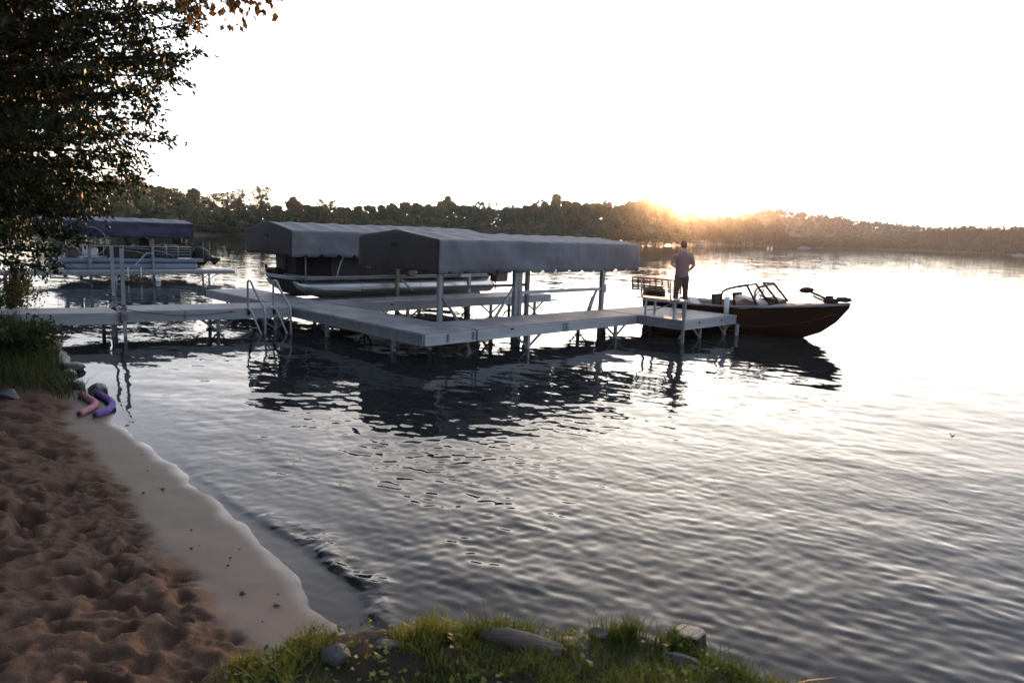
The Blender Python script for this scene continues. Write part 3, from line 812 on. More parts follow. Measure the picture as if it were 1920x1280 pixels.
# --- rear lift carrying the pontoon boat
org = (0.75, 6.4, 0)
lift2 = thing("boat_lift", 0.75, 6.4, "boat lift under the grey canopy behind, carrying the covered pontoon boat", "boat lift", "boat lifts with grey canopies")
canopy(lift2, org, 0.78, 7.5, 6.42, 9.02, 1.57, 2.22, 2.43, M['canvas'], M['canvas_shaded'], 0.62, seed=13)
for u in (3.92, 6.55):
    for v in (6.44, 8.95):
        mt = M['olive'] if u < 4 and v < 7 else M['alu']
        MB(org).span((u - 0.045, v - 0.045, -1.6), (u + 0.045, v + 0.045, 2.15)).build("lift_post", mt, lift2)
MB(org).tube([(2.02, 6.45, 0.92), (2.06, 6.45, 1.15), (2.16, 6.46, 1.42), (2.30, 6.5, 1.62)], 0.018, 6).build("guide_pole", M['alu'], lift2, True)
bx = MB(org); bx.box((4.35, 6.40, 1.21), (0.24, 0.16, 0.36)); wb = bx.build("winch_box", M['winch'], lift2, bevel=0.03)
MB(org).box((4.50, 6.38, 1.25), (0.06, 0.1, 0.28)).build("winch_plate", M['alu'], lift2)
MB(org).bar((4.05, 6.44, 0.95), (4.42, 6.40, 0.62), 0.04).build("brace", M['alu'], lift2)
MB(org).bar((6.5, 6.42, 1.02), (6.15, 6.40, 1.02), 0.09).build("bracket", M['alu'], lift2)
for u in (1.6, 3.92, 6.55):
    MB(org).bar((u, 6.44, 0.32), (u, 8.95, 0.32), 0.09, 0.12).build("cradle_beam", M['alu_dull'], lift2)
for v in (6.95, 8.45):
    MB(org).span((1.3, v - 0.1, 0.38), (7.4, v + 0.1, 0.46)).build("bunk", M['alu_dull'], lift2)
MB(org).tube([(1.25, 6.62, 0.9), (1.25, 6.62, 1.6)], 0.014, 6).build("guide_pole", M['alu'], lift2, True)

# --- covered pontoon boat on the rear lift
org = (1.1, 6.6, 0)
pb = thing("pontoon_boat", 1.1, 6.6, "silver pontoon boat under a dark brown cover, raised on the rear lift", "boat")
def pontoon_mb(org, v, u0, u1, zc, r, m=None):
    rings = []
    for t, rr_, dz in ((0.0, 0.02, 0.19), (0.10, 0.10, 0.13), (0.35, 0.19, 0.06), (0.75, 0.245, 0.0)):
        rings.append((u0 + t, rr_ * r / 0.25, zc + dz))
    rings += [(u0 + 1.2, r, zc), (u1 - 0.08, r, zc), (u1, r * 0.82, zc)]
    out = []
    for (u, q, z) in rings:
        out.append([V3(u, v + q * math.cos(a), z + q * math.sin(a)) for a in np.linspace(0, 2 * PI, 20, endpoint=False)])
    return MB(org).loft(out)
for v in (6.90, 8.45):
    po = pontoon_mb(org, v, 1.05, 7.85, 0.70, 0.235).build("pontoon", M['pontoon'], pb, True)
    ke = MB(org); ke.tube([(1.30, v - 0.2, 0.78), (1.8, v - 0.235, 0.70), (2.6, v - 0.24, 0.66), (2.9, v - 0.23, 0.63)], 0.018, 6)
    k = ke.build("strake", M['alu'], pb, True); k.parent = po
    sm = MB(org)
    for u in (2.95, 4.9, 6.6): sm.tube([(u - 0.006, v, 0.70), (u + 0.006, v, 0.70)], 0.2375, 20)
    k = sm.build("weld_seam", M['alu_dull'], pb, True); k.parent = po
# deck with rounded bow
def deck_outline(u0, u1, va, vb, z):
    return [V3(u0 + 0.28, va, z), V3(u1, va, z), V3(u1, vb, z), V3(u0 + 0.28, vb, z), V3(u0 + 0.08, vb - 0.22, z), V3(u0, (va + vb) / 2 + 0.5, z), V3(u0, (va + vb) / 2 - 0.5, z), V3(u0 + 0.08, va + 0.22, z)]
MB(org).loft([deck_outline(1.0, 7.8, 6.62, 8.75, 0.965), deck_outline(1.0, 7.8, 6.62, 8.75, 1.045)]).build("deck", M['alu'], pb)
MB(org).loft([deck_outline(0.985, 7.83, 6.60, 8.77, 1.0), deck_outline(0.985, 7.83, 6.60, 8.77, 1.012)]).build("deck_trim", M['black'], pb)
MB(org).span((2.9, 6.66, 0.93), (7.6, 6.70, 0.963)).build("cross_channel", M['black'], pb)
fr = MB(org)
fr.loft([[V3(1.12, 6.75, 0.955), V3(1.12, 8.6, 0.955), V3(1.18, 8.6, 0.955), V3(1.18, 6.75, 0.955)], [V3(1.42, 6.98, 0.52), V3(1.42, 8.4, 0.52), V3(1.5, 8.4, 0.52), V3(1.5, 6.98, 0.52)]])
fr.build("bow_skirt", M['cover_dark'], pb)
def wall(org, pts, z0, z1, th=0.03):
    m = MB(org)
    for (a, b) in zip(pts[:-1], pts[1:]):
        p, q = V3(*a, 0), V3(*b, 0)
        n_ = max(2, int((q - p).length / 0.25))
        for i in range(n_):
            s0, s1 = p.lerp(q, i / n_), p.lerp(q, (i + 1) / n_)
            m.add([s0 + V3(0, 0, z0), s1 + V3(0, 0, z0), s1 + V3(0, 0, z1), s0 + V3(0, 0, z1)], [(0, 1, 2, 3)])
    return m
c = wall(org, [(2.05, 6.74), (7.35, 6.74), (7.35, 8.65), (2.05, 8.65)], 1.047, 1.85).build("side_cover", M['cover'], pb)
c = wall(org, [(1.42, 8.62), (1.36, 8.0), (1.38, 7.4), (2.04, 6.74)], 1.047, 1.85).build("front_cover", M['cover_dark'], pb)  # front of the same cover, in a darker tone than its sides
for (u, v) in ((1.36, 7.9), (1.55, 7.22), (2.05, 6.735), (2.9, 6.735), (4.9, 6.735)):
    MB(org).tube([(u - 0.012, v - 0.012, 1.05), (u - 0.012, v - 0.012, 1.83)], 0.012, 6).build("cover_seam", M['cover'], pb, True)
# pale brand script on the cover: a small run of handwriting
sc_ = MB(org); pts = []
for t in np.linspace(0, 1, 60):
    h = 0.022 + (0.035 if 0.55 < t < 0.66 else 0.0)
    pts.append((2.98 + 0.42 * t + 0.012 * math.sin(t * 44), 6.722, 1.30 + h * math.sin(t * 52) * (0.5 + 0.5 * abs(math.sin(9 * t)))))
sc_.tube(pts, 0.007, 4)
sc_.build("script_lettering", M['white'], pb)
MB(org).span((7.35, 6.78, 1.05), (7.78, 8.6, 1.25)).build("stern_deck", M['boat_grey'], pb)
for v in (6.80, 7.3):
    MB(org).tube([(7.1, v, 1.05), (7.35, v, 1.26), (7.72, v, 1.28), (7.76, v, 1.05)], 0.018, 6).build("stern_rail", M['alu'], pb, True)
# black cloth bundle at the bow
bd = MB(W(1.12, 8.2, 1.05))
def wpt(u, v, z): return W(u, v, z)
bn = MB(W(1.12, 8.2, 1.05))
for (u, v, z, r3) in ((1.16, 8.35, 1.11, (0.16, 0.22, 0.085)), (1.2, 8.1, 1.12, (0.15, 0.2, 0.09)), (1.14, 7.9, 1.09, (0.13, 0.15, 0.06))):
    bn.ball(W(u, v, z), r3, 12, 8, Matrix.Rotation(PHI, 3, 'Z'))
bn.tube([W(1.12, 8.52, 1.07), W(1.12, 8.58, 1.18), W(1.12, 8.60, 1.27)], [0.05, 0.04, 0.03], 8)
tag(bn.build("anchor_bundle", M['black'], None, True), "black rolled bundle lying on the covered pontoon boat's bow", "bundle")
# ------------------------------------------------------------------ bench on the platform
org = (6.6, -0.45, 0)
bench = thing("bench", 6.6, -0.45, "bench with a slotted brown backrest at the dock platform's edge, facing the lake", "bench")
b0, b1 = -1.10, 0.27
tilt = 0.10
for k in range(6):
    z = 1.105 + k * 0.055; u = 6.44 - tilt * (z - 1.1)
    MB(org).box((u, (b0 + b1) / 2, z), (0.026, b1 - b0, 0.036)).build("back_slat", M['bench'], bench)
for k in range(9):
    v = b0 + 0.012 + (b1 - b0 - 0.024) * k / 8
    MB(org).bar((6.44, v, 1.085), (6.44 - tilt * 0.32, v, 1.40), 0.032, 0.030).build("back_rib", M['bench'], bench)
for k in range(5):
    MB(org).box((6.55 + k * 0.085, (b0 + b1) / 2, 0.915), (0.06, b1 - b0 + 0.04, 0.022)).build("seat_slat", M['alu_dull'], bench)
for v in (-0.82, -0.02):
    MB(org).tube([(6.40, v, 1.36), (6.425, v, 1.08), (6.44, v, 0.97), (6.49, v, 0.905), (6.60, v, 0.888), (6.95, v, 0.888)], 0.02, 8).build("back_bracket", M['alu_dull'], bench, True)
    for u in (6.52, 6.90):
        MB(org).span((u - 0.02, v - 0.10, DK + 0.006), (u + 0.02, v - 0.06, 0.88)).build("leg", M['alu'], bench)
    MB(org).bar((6.52, v - 0.08, 0.62), (6.90, v - 0.08, 0.62), 0.025).build("stretcher", M['alu_dull'], bench)
MB(org).bar((6.55, -0.85, 0.86), (6.85, -0.15, 0.62), 0.022).build("cross_brace", M['alu_dull'], bench)

# ------------------------------------------------------------------ fishing boat moored along the platform's far side (local x towards the bow)
fb = empty("fishing_boat", W(9.93, 0, 0), PHI - PI / 2, "dark maroon open fishing boat with raised windshields moored past the platform", "boat")
o = (0, 0, 0)
ST = [(-1.75, .94, .60, .84, .04, -.20), (-0.9, .99, .61, .88, .03, -.22), (0.0, 1.0, .63, .88, .04, -.22), (1.0, .98, .67, .82, .08, -.20),
      (1.8, .88, .73, .66, .16, -.15), (2.4, .70, .79, .45, .28, -.04), (2.9, .47, .845, .25, .45, .18), (3.25, .25, .885, .11, .64, .47), (3.52, .03, .92, .015, .86, .84)]
def sect(s):
    x, b, zs, c, zc, zk = s
    h = [(0.0, zk), (c * 0.5, zk * .5 + zc * .5 - 0.01), (c, zc), (c + (b - c) * 0.35, zc + (zs - zc) * 0.22), (c + (b - c) * 0.75, zc + (zs - zc) * 0.6), (b, zs)]
    return [V3(x, -y, z) for y, z in h[::-1]] + [V3(x, y, z) for y, z in h[1:]]
hm = MB(o); hm.loft([sect(s) for s in ST], close=False)
n_ = len(sect(ST[0])); hm.f.append(list(range(n_)))
hull = hm.build("hull", M['maroon'], fb, True)
md = hull.modifiers.new("edge", 'EDGE_SPLIT'); md.split_angle = R(38)
# gunwale caps, spray rails
for sd in (-1, 1):
    gm = MB(o); gm.tube([(s[0], sd * (s[1] + 0.005), s[2] + 0.008) for s in ST], [0.028] * 8 + [0.02], 8)
    gm.build("gunwale", M['alu_dull'], fb, True)
    sr = MB(o); sr.tube([(s[0], sd * (s[3] + (s[1] - s[3]) * 0.2 + 0.012), s[4] + (s[2] - s[4]) * 0.18) for s in ST[:8]], 0.012, 6)
    sr.build("spray_rail", M['rubber'], fb, True)
# cockpit liner and floor
ci = [s for s in ST if -1.5 <= s[0] <= 1.9]; ci = [(-1.6, .95, .60)] + [(s[0], s[1], s[2]) for s in ci]
lm = MB(o)
lm.loft([[V3(x, -(b - .02), z + .005), V3(x, -(b - .15), z - 0.01), V3(x, -(b - .2), .22), V3(x, (b - .2), .22), V3(x, (b - .15), z - 0.01), V3(x, (b - .02), z + .005)] for x, b, z in ci], close=False)
lm.build("cockpit_liner", M['boat_grey'], fb)
MB(o).span((-1.73, -.86, .45), (-1.55, .86, .585)).build("stern_deck", M['boat_grey'], fb)
fd = MB(o); fr_ = [s for s in ST if s[0] >= 1.7]
fd.loft([[V3(x, -(b - .03), z + .012), V3(x, -b * .4, z + .05), V3(x, b * .4, z + .05), V3(x, b - .03, z + .012)] for x, b, z, *_ in fr_], close=False)
fd.build("foredeck", M['rubber'], fb, True)
bk = MB(o); x, b, z = 1.72, .84, .725
bk.add([V3(x, -b, z), V3(x, b, z), V3(x, b - .2, .22), V3(x, -b + .2, .22)], [(0, 1, 2, 3)]); bk.build("bulkhead", M['boat_grey'], fb)
# consoles, wheel, windshields
for sd in (-1, 1):
    cm = MB(o)
    cm.loft([[V3(1.05, sd * .25, .30), V3(1.05, sd * .62, .30), V3(1.62, sd * .58, .30), V3(1.62, sd * .25, .30)],
             [V3(1.0, sd * .28, .78), V3(1.0, sd * .80, .78), V3(1.64, sd * .78, .78), V3(1.64, sd * .28, .78)],
             [V3(1.25, sd * .32, .90), V3(1.25, sd * .82, .90), V3(1.6, sd * .82, .84), V3(1.6, sd * .32, .84)]])
    con = cm.build("console", M['black'] if sd > 0 else M['boat_grey'], fb, bevel=0.02)
    tx = 1.30 if sd < 0 else 1.20; tz = 1.24
    ws = MB(o)
    ws.add([V3(1.62, sd * .28, .82), V3(1.62, sd * .88, .79), V3(tx, sd * .84, tz), V3(tx - .03, sd * .30, tz + .02)], [(0, 1, 2, 3)])
    ws.add([V3(1.62, sd * .885, .79), V3(tx, sd * .845, tz), V3(.78, sd * .88, 1.10), V3(.66, sd * .90, .98), V3(.66, sd * .90, .72)], [(0, 1, 2, 3, 4)])
    wsh = ws.build("windshield", M['glass'], fb)
    wf = MB(o)
    wf.tube([(1.62, sd * .28, .82), (tx - .03, sd * .30, tz + .02), (tx, sd * .84, tz), (1.62, sd * .88, .79)], 0.030, 8)
    wf.tube([(tx, sd * .84, tz), (1.0, sd * .86, 1.17), (.80, sd * .88, 1.11), (.69, sd * .895, 1.04), (.66, sd * .90, .95), (.66, sd * .90, .70)], 0.030, 8)
    wfo = wf.build("windshield_frame", M['black'], fb, True)
wh = MB(o); wh.tube([(0.96 + 0.06 * math.sin(a), .56 + 0.17 * math.cos(a), .92 + 0.16 * math.sin(a)) for a in np.linspace(0, 2 * PI, 17)], 0.016, 6, False)
wh.tube([(0.96, .56, .92), (1.2, .56, .85)], 0.03, 6); wh.build("steering_wheel", M['black'], fb, True)
def seat(x, y, m, s=1.0, back=1.0):
    t = MB(o); t.box((x, y, .50), (.42 * s, .44 * s, .10)); t.tube([(x, y, .22), (x, y, .46)], .045, 8)
    t.box((x - .2 * s, y, .72 * back + .02), (.09, .42 * s, .40), Matrix.Rotation(R(-10), 3, 'Y'))
    return t.build("seat", m, fb, bevel=0.03)
seat(.55, -.55, M['black']); seat(.55, .55, M['black'])
fs = MB(o); fs.box((-.35, -.5, .62), (.10, .40, .34), Matrix.Rotation(R(-38), 3, 'Y')); fs.box((-.1, -.5, .52), (.38, .42, .10)); fs.build("folding_seat", M['white'], fb, bevel=0.03)
MB(o).box((1.12, -.58, .86), (.34, .42, .16), Matrix.Rotation(R(14), 3, 'Y')).build("dash_cover", M['white'], fb, bevel=0.05)
MB(o).box((-1.25, .0, .47), (.9, 1.3, .16)).build("rear_bench", M['boat_grey'], fb, bevel=0.04)
MB(o).box((.15, .70, .62), (1.3, .06, .18)).build("side_bolster", M['boat_grey'], fb, bevel=0.02)
MB(o).tube([(-.65, -.93, .62), (-.72, -.95, .86)], 0.012, 6).build("rod_holder", M['black'], fb, True)
# outboard at the stern
om = MB(o)
om.loft([[V3(-1.98 + .40 * k * math.cos(a) * (1.0 if math.cos(a) < 0 else .8), .27 * k * math.sin(a), z) for a in np.linspace(0, 2 * PI, 16, endpoint=False)]
         for z, k in ((.42, .55), (.46, .8), (.58, 1.0), (.74, 1.0), (.86, .9), (.93, .6), (.95, .1))])
ob = om.build("outboard_motor", M['black'], fb, True)
ol = MB(o); ol.box((-1.96, 0, .15), (.2, .14, .6)); ol.box((-2.0, 0, -.3), (.34, .08, .5)); ol.box((-1.84, 0, .40), (.2, .3, .12))
x_ = ol.build("motor_leg", M['black'], fb, bevel=0.02); x_.parent = ob
# bow trolling motor stowed on the foredeck
tm = MB(o)
tm.box((3.20, -.02, 1.00), (.56, .16, .07), Matrix.Rotation(R(-1), 3, 'Y')); tm.box((3.08, -.02, .95), (.3, .2, .08)); tm.box((3.02, .02, 1.05), (.16, .14, .08))
tmo = tm.build("trolling_motor", M['black'], fb, bevel=0.025)
tb = MB(o); tb.tube([(3.10, -.04, .97), (2.62, -.10, 1.15)], 0.028, 8); k_ = tb.build("motor_shaft", M['black'], fb, True); k_.parent = tmo
th_ = MB(o); th_.ball((2.50, -.11, 1.19), (.19, .075, .075), 12, 8, Matrix.Rotation(R(-6), 3, 'Y')); k_ = th_.build("motor_head", M['black'], fb, True); k_.parent = tmo
tp = MB(o); tp.tube([(3.22, -.02, 1.02), (3.42, -.02, 1.03), (3.55, -.03, 1.035)], [.06, .065, .035], 10); k_ = tp.build("motor_pod", M['black'], fb, True); k_.parent = tmo
cc = MB(o); pts = []
for t in np.linspace(0, 1, 90):
    a = t * 2 * PI * 15
    pts.append((3.05 - .40 * t, -.06 + .03 * math.cos(a), .95 + .115 * t - .02 * math.sin(PI * t) + .03 * math.sin(a)))
cc.tube(pts, .009, 4); k_ = cc.build("coiled_cable", M['black'], fb, True); k_.parent = tmo
for sd in (-1, 1):
    MB(o).box((2.75, sd * .50, .89), (.16, .03, .03)).build("cleat", M['alu'], fb)
ml = MB(W(8.75, -1.1, 0.5))
ml.tube([W(8.72, -1.0, .72), W(8.85, -1.3, .66), W(9.0, -1.55, .70), W(9.03, -1.75, .72)], .012, 6)
tag(ml.build("dock_line", M['rope'], None, True), "short line from the white bumper post to the maroon fishing boat", "rope")

# ------------------------------------------------------------------ the man
def remesh(mb, name, m, parent, vox, smooth_it=2):
    o_ = mb.build(name, m, parent)
    md = o_.modifiers.new("skin", 'REMESH'); md.mode = 'VOXEL'; md.voxel_size = vox; md.use_smooth_shade = True
    ms_ = o_.modifiers.new("relax", 'SMOOTH'); ms_.factor = 0.5; ms_.iterations = smooth_it
    dg = bpy.context.evaluated_depsgraph_get(); dg.update()
    me = bpy.data.meshes.new_from_object(o_.evaluated_get(dg))
    o_.modifiers.clear(); o_.data = me
    if not me.materials: me.materials.append(m)
    return o_
mp_ = W(8.50, 0.22, DK + 0.006)
man = empty("person", mp_, R(-8), "person seen from behind in a pale mauve T-shirt and dark trousers standing on the dock", "person")
o = (0, 0, 0)
bm_ = MB(o)
def ell_loft(mb, rows):
    mb.loft([[V3(cx + rx * math.cos(a), cy + ry * math.sin(a), z) for a in np.linspace(0, 2 * PI, 18, endpoint=False)] for (cx, cy, z, rx, ry) in rows])
ell_loft(bm_, [(0, 0, .86, .14, .10), (0, 0, .95, .165, .115), (0, .01, 1.08, .155, .11), (0, .01, 1.25, .17, .115), (0, .01, 1.38, .18, .11), (0, 0, 1.46, .14, .08), (0, .01, 1.50, .065, .06), (0, .03, 1.58, .052, .055), (0, .035, 1.6, .05, .05)])
ell_loft(bm_, [(0, .04, 1.54, .035, .045), (0, .05, 1.58, .062, .078), (0, .05, 1.66, .076, .096), (0, .045, 1.73, .073, .092), (0, .04, 1.775, .045, .06), (0, .04, 1.785, .02, .03)])
bm_.ball((0, .152, 1.645), (.013, .02, .022)); bm_.ball((0, .142, 1.605), (.024, .01, .008))
for sd in (-1, 1):
    bm_.ball((sd * .077, .04, 1.655), (.012, .02, .032)); bm_.ball((sd * .03, .137, 1.675), (.013, .01, .008))
    bm_.tube([(sd * .085, 0, .92), (sd * .10, .005, .70), (sd * .115, .02, .50), (sd * .125, -.01, .28), (sd * .13, -.02, .08)], [.095, .082, .06, .055, .042], 12)
    bm_.tube([(sd * .13, -.06, .05), (sd * .14, .04, .045), (sd * .15, .16, .03)], [.045, .045, .03], 10)
def arm(sd, el, wr, hand_dir):
    sh = V3(sd * .175, 0, 1.42)
    bm_.tube([sh, sh.lerp(el, .5), el, el.lerp(wr, .4), wr], [.062, .052, .043, .042, .028], 12)
    hd = Vector(hand_dir).normalized(); side = Vector((0, 0, 1)).cross(hd).normalized()
    p1 = wr + hd * .045; p2 = wr + hd * .095
    bm_.loft([[c + side * (w * math.cos(a)) * .4 + Vector((0, 0, 1)) * w * math.sin(a) for a in np.linspace(0, 2 * PI, 10, endpoint=False)] for c, w in ((wr, .026), (p1, .040), (p2, .040))])
    for i, L in enumerate((.065, .075, .072, .055)):
        b_ = p2 + Vector((0, 0, 1)) * (.030 - .02 * i)
        bm_.tube([b_ - hd * .02, b_ + hd * L * .5, b_ + hd * L * .75 + side * sd * .025, b_ + hd * L * .6 + side * sd * .055], [.0105, .010, .0095, .008], 8)
    t_ = p1 + Vector((0, 0, 1)) * .030
    bm_.tube([t_ - hd * .02, t_ + Vector((0, 0, 1)) * .02 + hd * .03, t_ + Vector((0, 0, 1)) * .018 + hd * .07 + side * sd * .02], [.013, .012, .009], 8)
arm(1, V3(.285, -.03, 1.16), V3(.20, .17, 1.03), (-.55, .8, .05))
arm(-1, V3(-.285, .0, 1.17), V3(-.10, .22, 1.08), (.7, .6, .05))
remesh(bm_, "body", M['skin'], man, .0085, 2)
tm_ = MB(o)
ell_loft(tm_, [(0, 0, .84, .172, .125), (0, 0, .95, .178, .125), (0, .01, 1.08, .172, .125), (0, .01, 1.25, .186, .13), (0, .01, 1.38, .195, .125), (0, 0, 1.455, .155, .092), (0, .01, 1.50, .075, .07), (0, .015, 1.515, .066, .062)])
for sd, el in ((1, V3(.285, -.03, 1.16)), (-1, V3(-.285, 0, 1.17))):
    sh = V3(sd * .165, 0, 1.42); e2 = sh.lerp(el, .82)
    tm_.tube([sh, sh.lerp(e2, .5), e2], [.078, .074, .070], 12)
remesh(tm_, "shirt", M['shirt'], man, .013, 2)
tr_ = MB(o)
ell_loft(tr_, [(0, 0, .80, .155, .118), (0, 0, .86, .163, .118), (0, 0, .93, .168, .118)])
for sd in (-1, 1):
    tr_.tube([(sd * .085, 0, .88), (sd * .10, .005, .70), (sd * .115, .02, .50), (sd * .125, -.01, .28), (sd * .13, -.02, .06)], [.105, .095, .076, .072, .070], 14)
remesh(tr_, "trousers", M['trousers'], man, .012, 2)
for sd in (-1, 1):
    s_ = MB(o); s_.loft([[V3(sd * .14 + w * math.cos(a), y + 0, .045 + .042 * math.sin(a)) for a in np.linspace(0, 2 * PI, 10, endpoint=False)] for y, w in ((-.09, .035), (-.06, .05), (.08, .056), (.15, .05), (.19, .025))])
    s_.build("shoe", M['black'], man, True)
hr = MB(o); ell_loft(hr, [(0, .015, 1.60, .068, .07), (0, .022, 1.66, .083, .088), (0, .02, 1.73, .081, .096), (0, .03, 1.78, .058, .075), (0, .035, 1.797, .02, .03)])
hr.build("hair", M['hair'], man, True)

# ------------------------------------------------------------------ second shore: navy lift, pontoon boat and its dock
LZ = R(40); LP = Vector((-11.76, 29.4, 0))
def LW(x, y, z=0.0): return LP + Matrix.Rotation(LZ, 3, 'Z') @ Vector((x, y, z))
def lthing(name, x, y, label, cat, group=None): return empty(name, LW(x, y), LZ, label, cat, group)
org = (-4, 0, 0)
ld = lthing("boat_dock", -4, 0, "long low dock lying in front of the navy canopied lift", "dock")
for i in range(8):
    a, b = -11 + 11 * i / 8, -11 + 11 * (i + 1) / 8
    MB(org).span((a + .006, .03, .36), (b - .006, .97, .402)).build("deck_panel", M['deck'], ld)
for y in (0, 1):
    MB(org).bar((-11, y, .335), (0, y, .335), .03, .13).build("side_rail", M['alu_dull'], ld)
MB(org).bar((.016, .02, .335), (.016, .98, .335), .03, .13).build("end_rail", M['alu'], ld)
for x in (-1.0, -4.4, -7.8, -10.6):
    for y in (.08, .92):
        MB(org).span((x - .03, y - .03, -1.6), (x + .03, y + .03, .30)).build("leg", M['alu'], ld)
        for dx in (-.35, .35): MB(org).bar((x, y, .02), (x + dx, y, .28), .03).build("brace", M['alu'], ld)
for x in (-4.0, -3.55):
    MB(org).span((x - .02, -.06, .15), (x + .02, -.03, .55)).build("mooring_pipe", M['white'], ld)
org = (-4, 1.3, 0)
ll = lthing("boat_lift", -4, 1.3, "boat lift with a navy blue canopy and a large hoist wheel", "boat lift")
canopy(ll, org, -7.0, -1.2, 1.35, 4.0, 1.66, 2.28, 2.44, M['navy'], M['navy'], .75, seed=23)
for x in (-5.0, -2.74):
    for y in (1.58, 3.85):
        MB(org).span((x - .045, y - .045, -1.6), (x + .045, y + .045, 2.2)).build("lift_post", M['alu_dull'], ll)
hw = MB(org); hw.tube([(-5.0 + .55 * math.cos(a), 1.25, 1.47 + .55 * math.sin(a)) for a in np.linspace(0, 2 * PI, 33)], .018, 6, False)
for a in (0.3, 0.3 + 2 * PI / 3, 0.3 + 4 * PI / 3): hw.tube([(-5.0, 1.25, 1.47), (-5.0 + .55 * math.cos(a), 1.25, 1.47 + .55 * math.sin(a))], .012, 6)
hw.tube([(-5.0, 1.2, 1.47), (-5.0, 1.55, 1.47)], .05, 8); hw.build("hoist_wheel", M['alu_dull'], ll, True)
MB(org).bar((-3.0, 1.42, 1.05), (-3.45, 1.42, .55), .04).bar((-3.0, 1.42, 1.05), (-2.74, 1.42, 1.02), .04).build("brace", M['alu'], ll)
for x in (-5.0, -2.74): MB(org).bar((x, 1.42, .2), (x, 3.95, .2), .09, .1).build("cradle_beam", M['alu_dull'], ll)
org = (-3.5, 1.6, 0)
lb = lthing("pontoon_boat", -3.5, 1.6, "open pontoon boat with white rails and pale blue tubes under the navy canopy", "boat")
for y in (1.85, 3.35):
    pontoon_mb(org, y, -6.1, -1.0, .46, .21).build("pontoon", M['pontoon_blue'], lb, True)
MB(org).span((-6.0, 1.62, .665), (-.75, 3.6, .80)).build("deck", M['pontoon_blue'], lb)
MB(org).span((-6.0, 1.595, .715), (-.75, 1.618, .735)).build("deck_trim", M['alu_dull'], lb)
for y in (1.66, 3.55):
    rl = MB(org)
    rl.tube([(-5.9, y, .82), (-5.9, y, 1.28), (-1.25, y, 1.30), (-1.25, y, .82)], .018, 6)
    for x in (-5.2, -4.5, -3.8, -2.2, -1.75): rl.tube([(x, y, .82), (x, y, 1.29)], .014, 6)
    for z in (.98, 1.10, 1.20): rl.tube([(-2.6, y, z), (-1.25, y, z)], .010, 5)
    rl.tube([(-3.7, y, 1.22), (-3.0, y, 1.20), (-2.4, y, 1.10), (-1.9, y, .88)], .014, 6)
    rl.tube([(-3.8, y, 1.14), (-3.2, y, 1.06), (-2.8, y, .88)], .012, 6)
    rl.build("rail", M['alu'], lb, True)
    MB(org).span((-4.4, y - .006 + (.03 if y < 2 else -.03), .84), (-1.28, y + .006 + (.03 if y < 2 else -.03), 1.24)).build("rail_panel", M['cover_dark'], lb)
def lseat(x, y, m, h=1.35):
    t = MB(org); t.box((x, y, 1.0), (.5, .5, .38)); t.box((x - .25, y, h), (.13, .5, .5), Matrix.Rotation(R(-12), 3, 'Y')); return t.build("seat", m, lb, bevel=.05)
lseat(-4.9, 2.1, M['white'], 1.42); lseat(-3.3, 2.5, M['cover'], 1.5); lseat(-1.9, 2.2, M['boat_grey'], 1.2); lseat(-5.4, 3.1, M['boat_grey'], 1.3)
MB(org).box((-2.9, 2.5, 1.2), (.4, .6, .8)).build("console", M['black'], lb, bevel=.04)
MB(org).box((-1.55, 2.6, 1.55), (.3, .5, .3)).build("storage_bag", M['black'], lb, bevel=.06)
mo = MB(org)
ax = Matrix.Rotation(R(28), 3, 'Y')
for_r = [(0.0, .05), (.03, .16), (.12, .22), (.3, .25), (.48, .24), (.6, .18), (.66, .06)]
mo.loft([[V3(-.95, 2.55, 1.06) + ax @ V3(h * 1.15, k * math.cos(a) * 1.3, k * math.sin(a) * 1.6) for a in np.linspace(0, 2 * PI, 16, endpoint=False)] for h, k in for_r])
ob = mo.build("outboard_motor", M['black'], lb, True)
lg = MB(org); lg.bar((-.45, 2.55, .96), (-.02, 2.55, .66), .12, .2); lg.box((.0, 2.55, .66), (.2, .07, .30), Matrix.Rotation(R(35), 3, 'Y')); lg.box((.16, 2.55, .74), (.1, .22, .12)); lg.box((-.62, 2.55, .80), (.1, .3, .3))
x_ = lg.build("motor_leg", M['black'], lb, bevel=.02); x_.parent = ob
MB(org).tube([(-.72, 1.75, .80), (-.72, 1.75, 1.55), (-.45, 1.75, 1.55), (-.45, 1.75, .80)], .013, 6).build("boarding_ladder", M['alu_dull'], lb, True)
MB(org).span((-1.15, 1.76, .36), (-1.02, 1.94, .6)).build("registration_plate", M['red'], lb)
bu_ = MB(LW(-3.0, -.25, 0)); bu_.ball(LW(-3.0, -.25, .06), (.10, .10, .11), 12, 8); bu_.tube([LW(-3.0, -.25, .14), LW(-3.0, -.25, .22)], .025, 6)
tag(bu_.build("mooring_buoy", M['white'], None, True), "small white mooring buoy floating beside the low dock", "buoy")

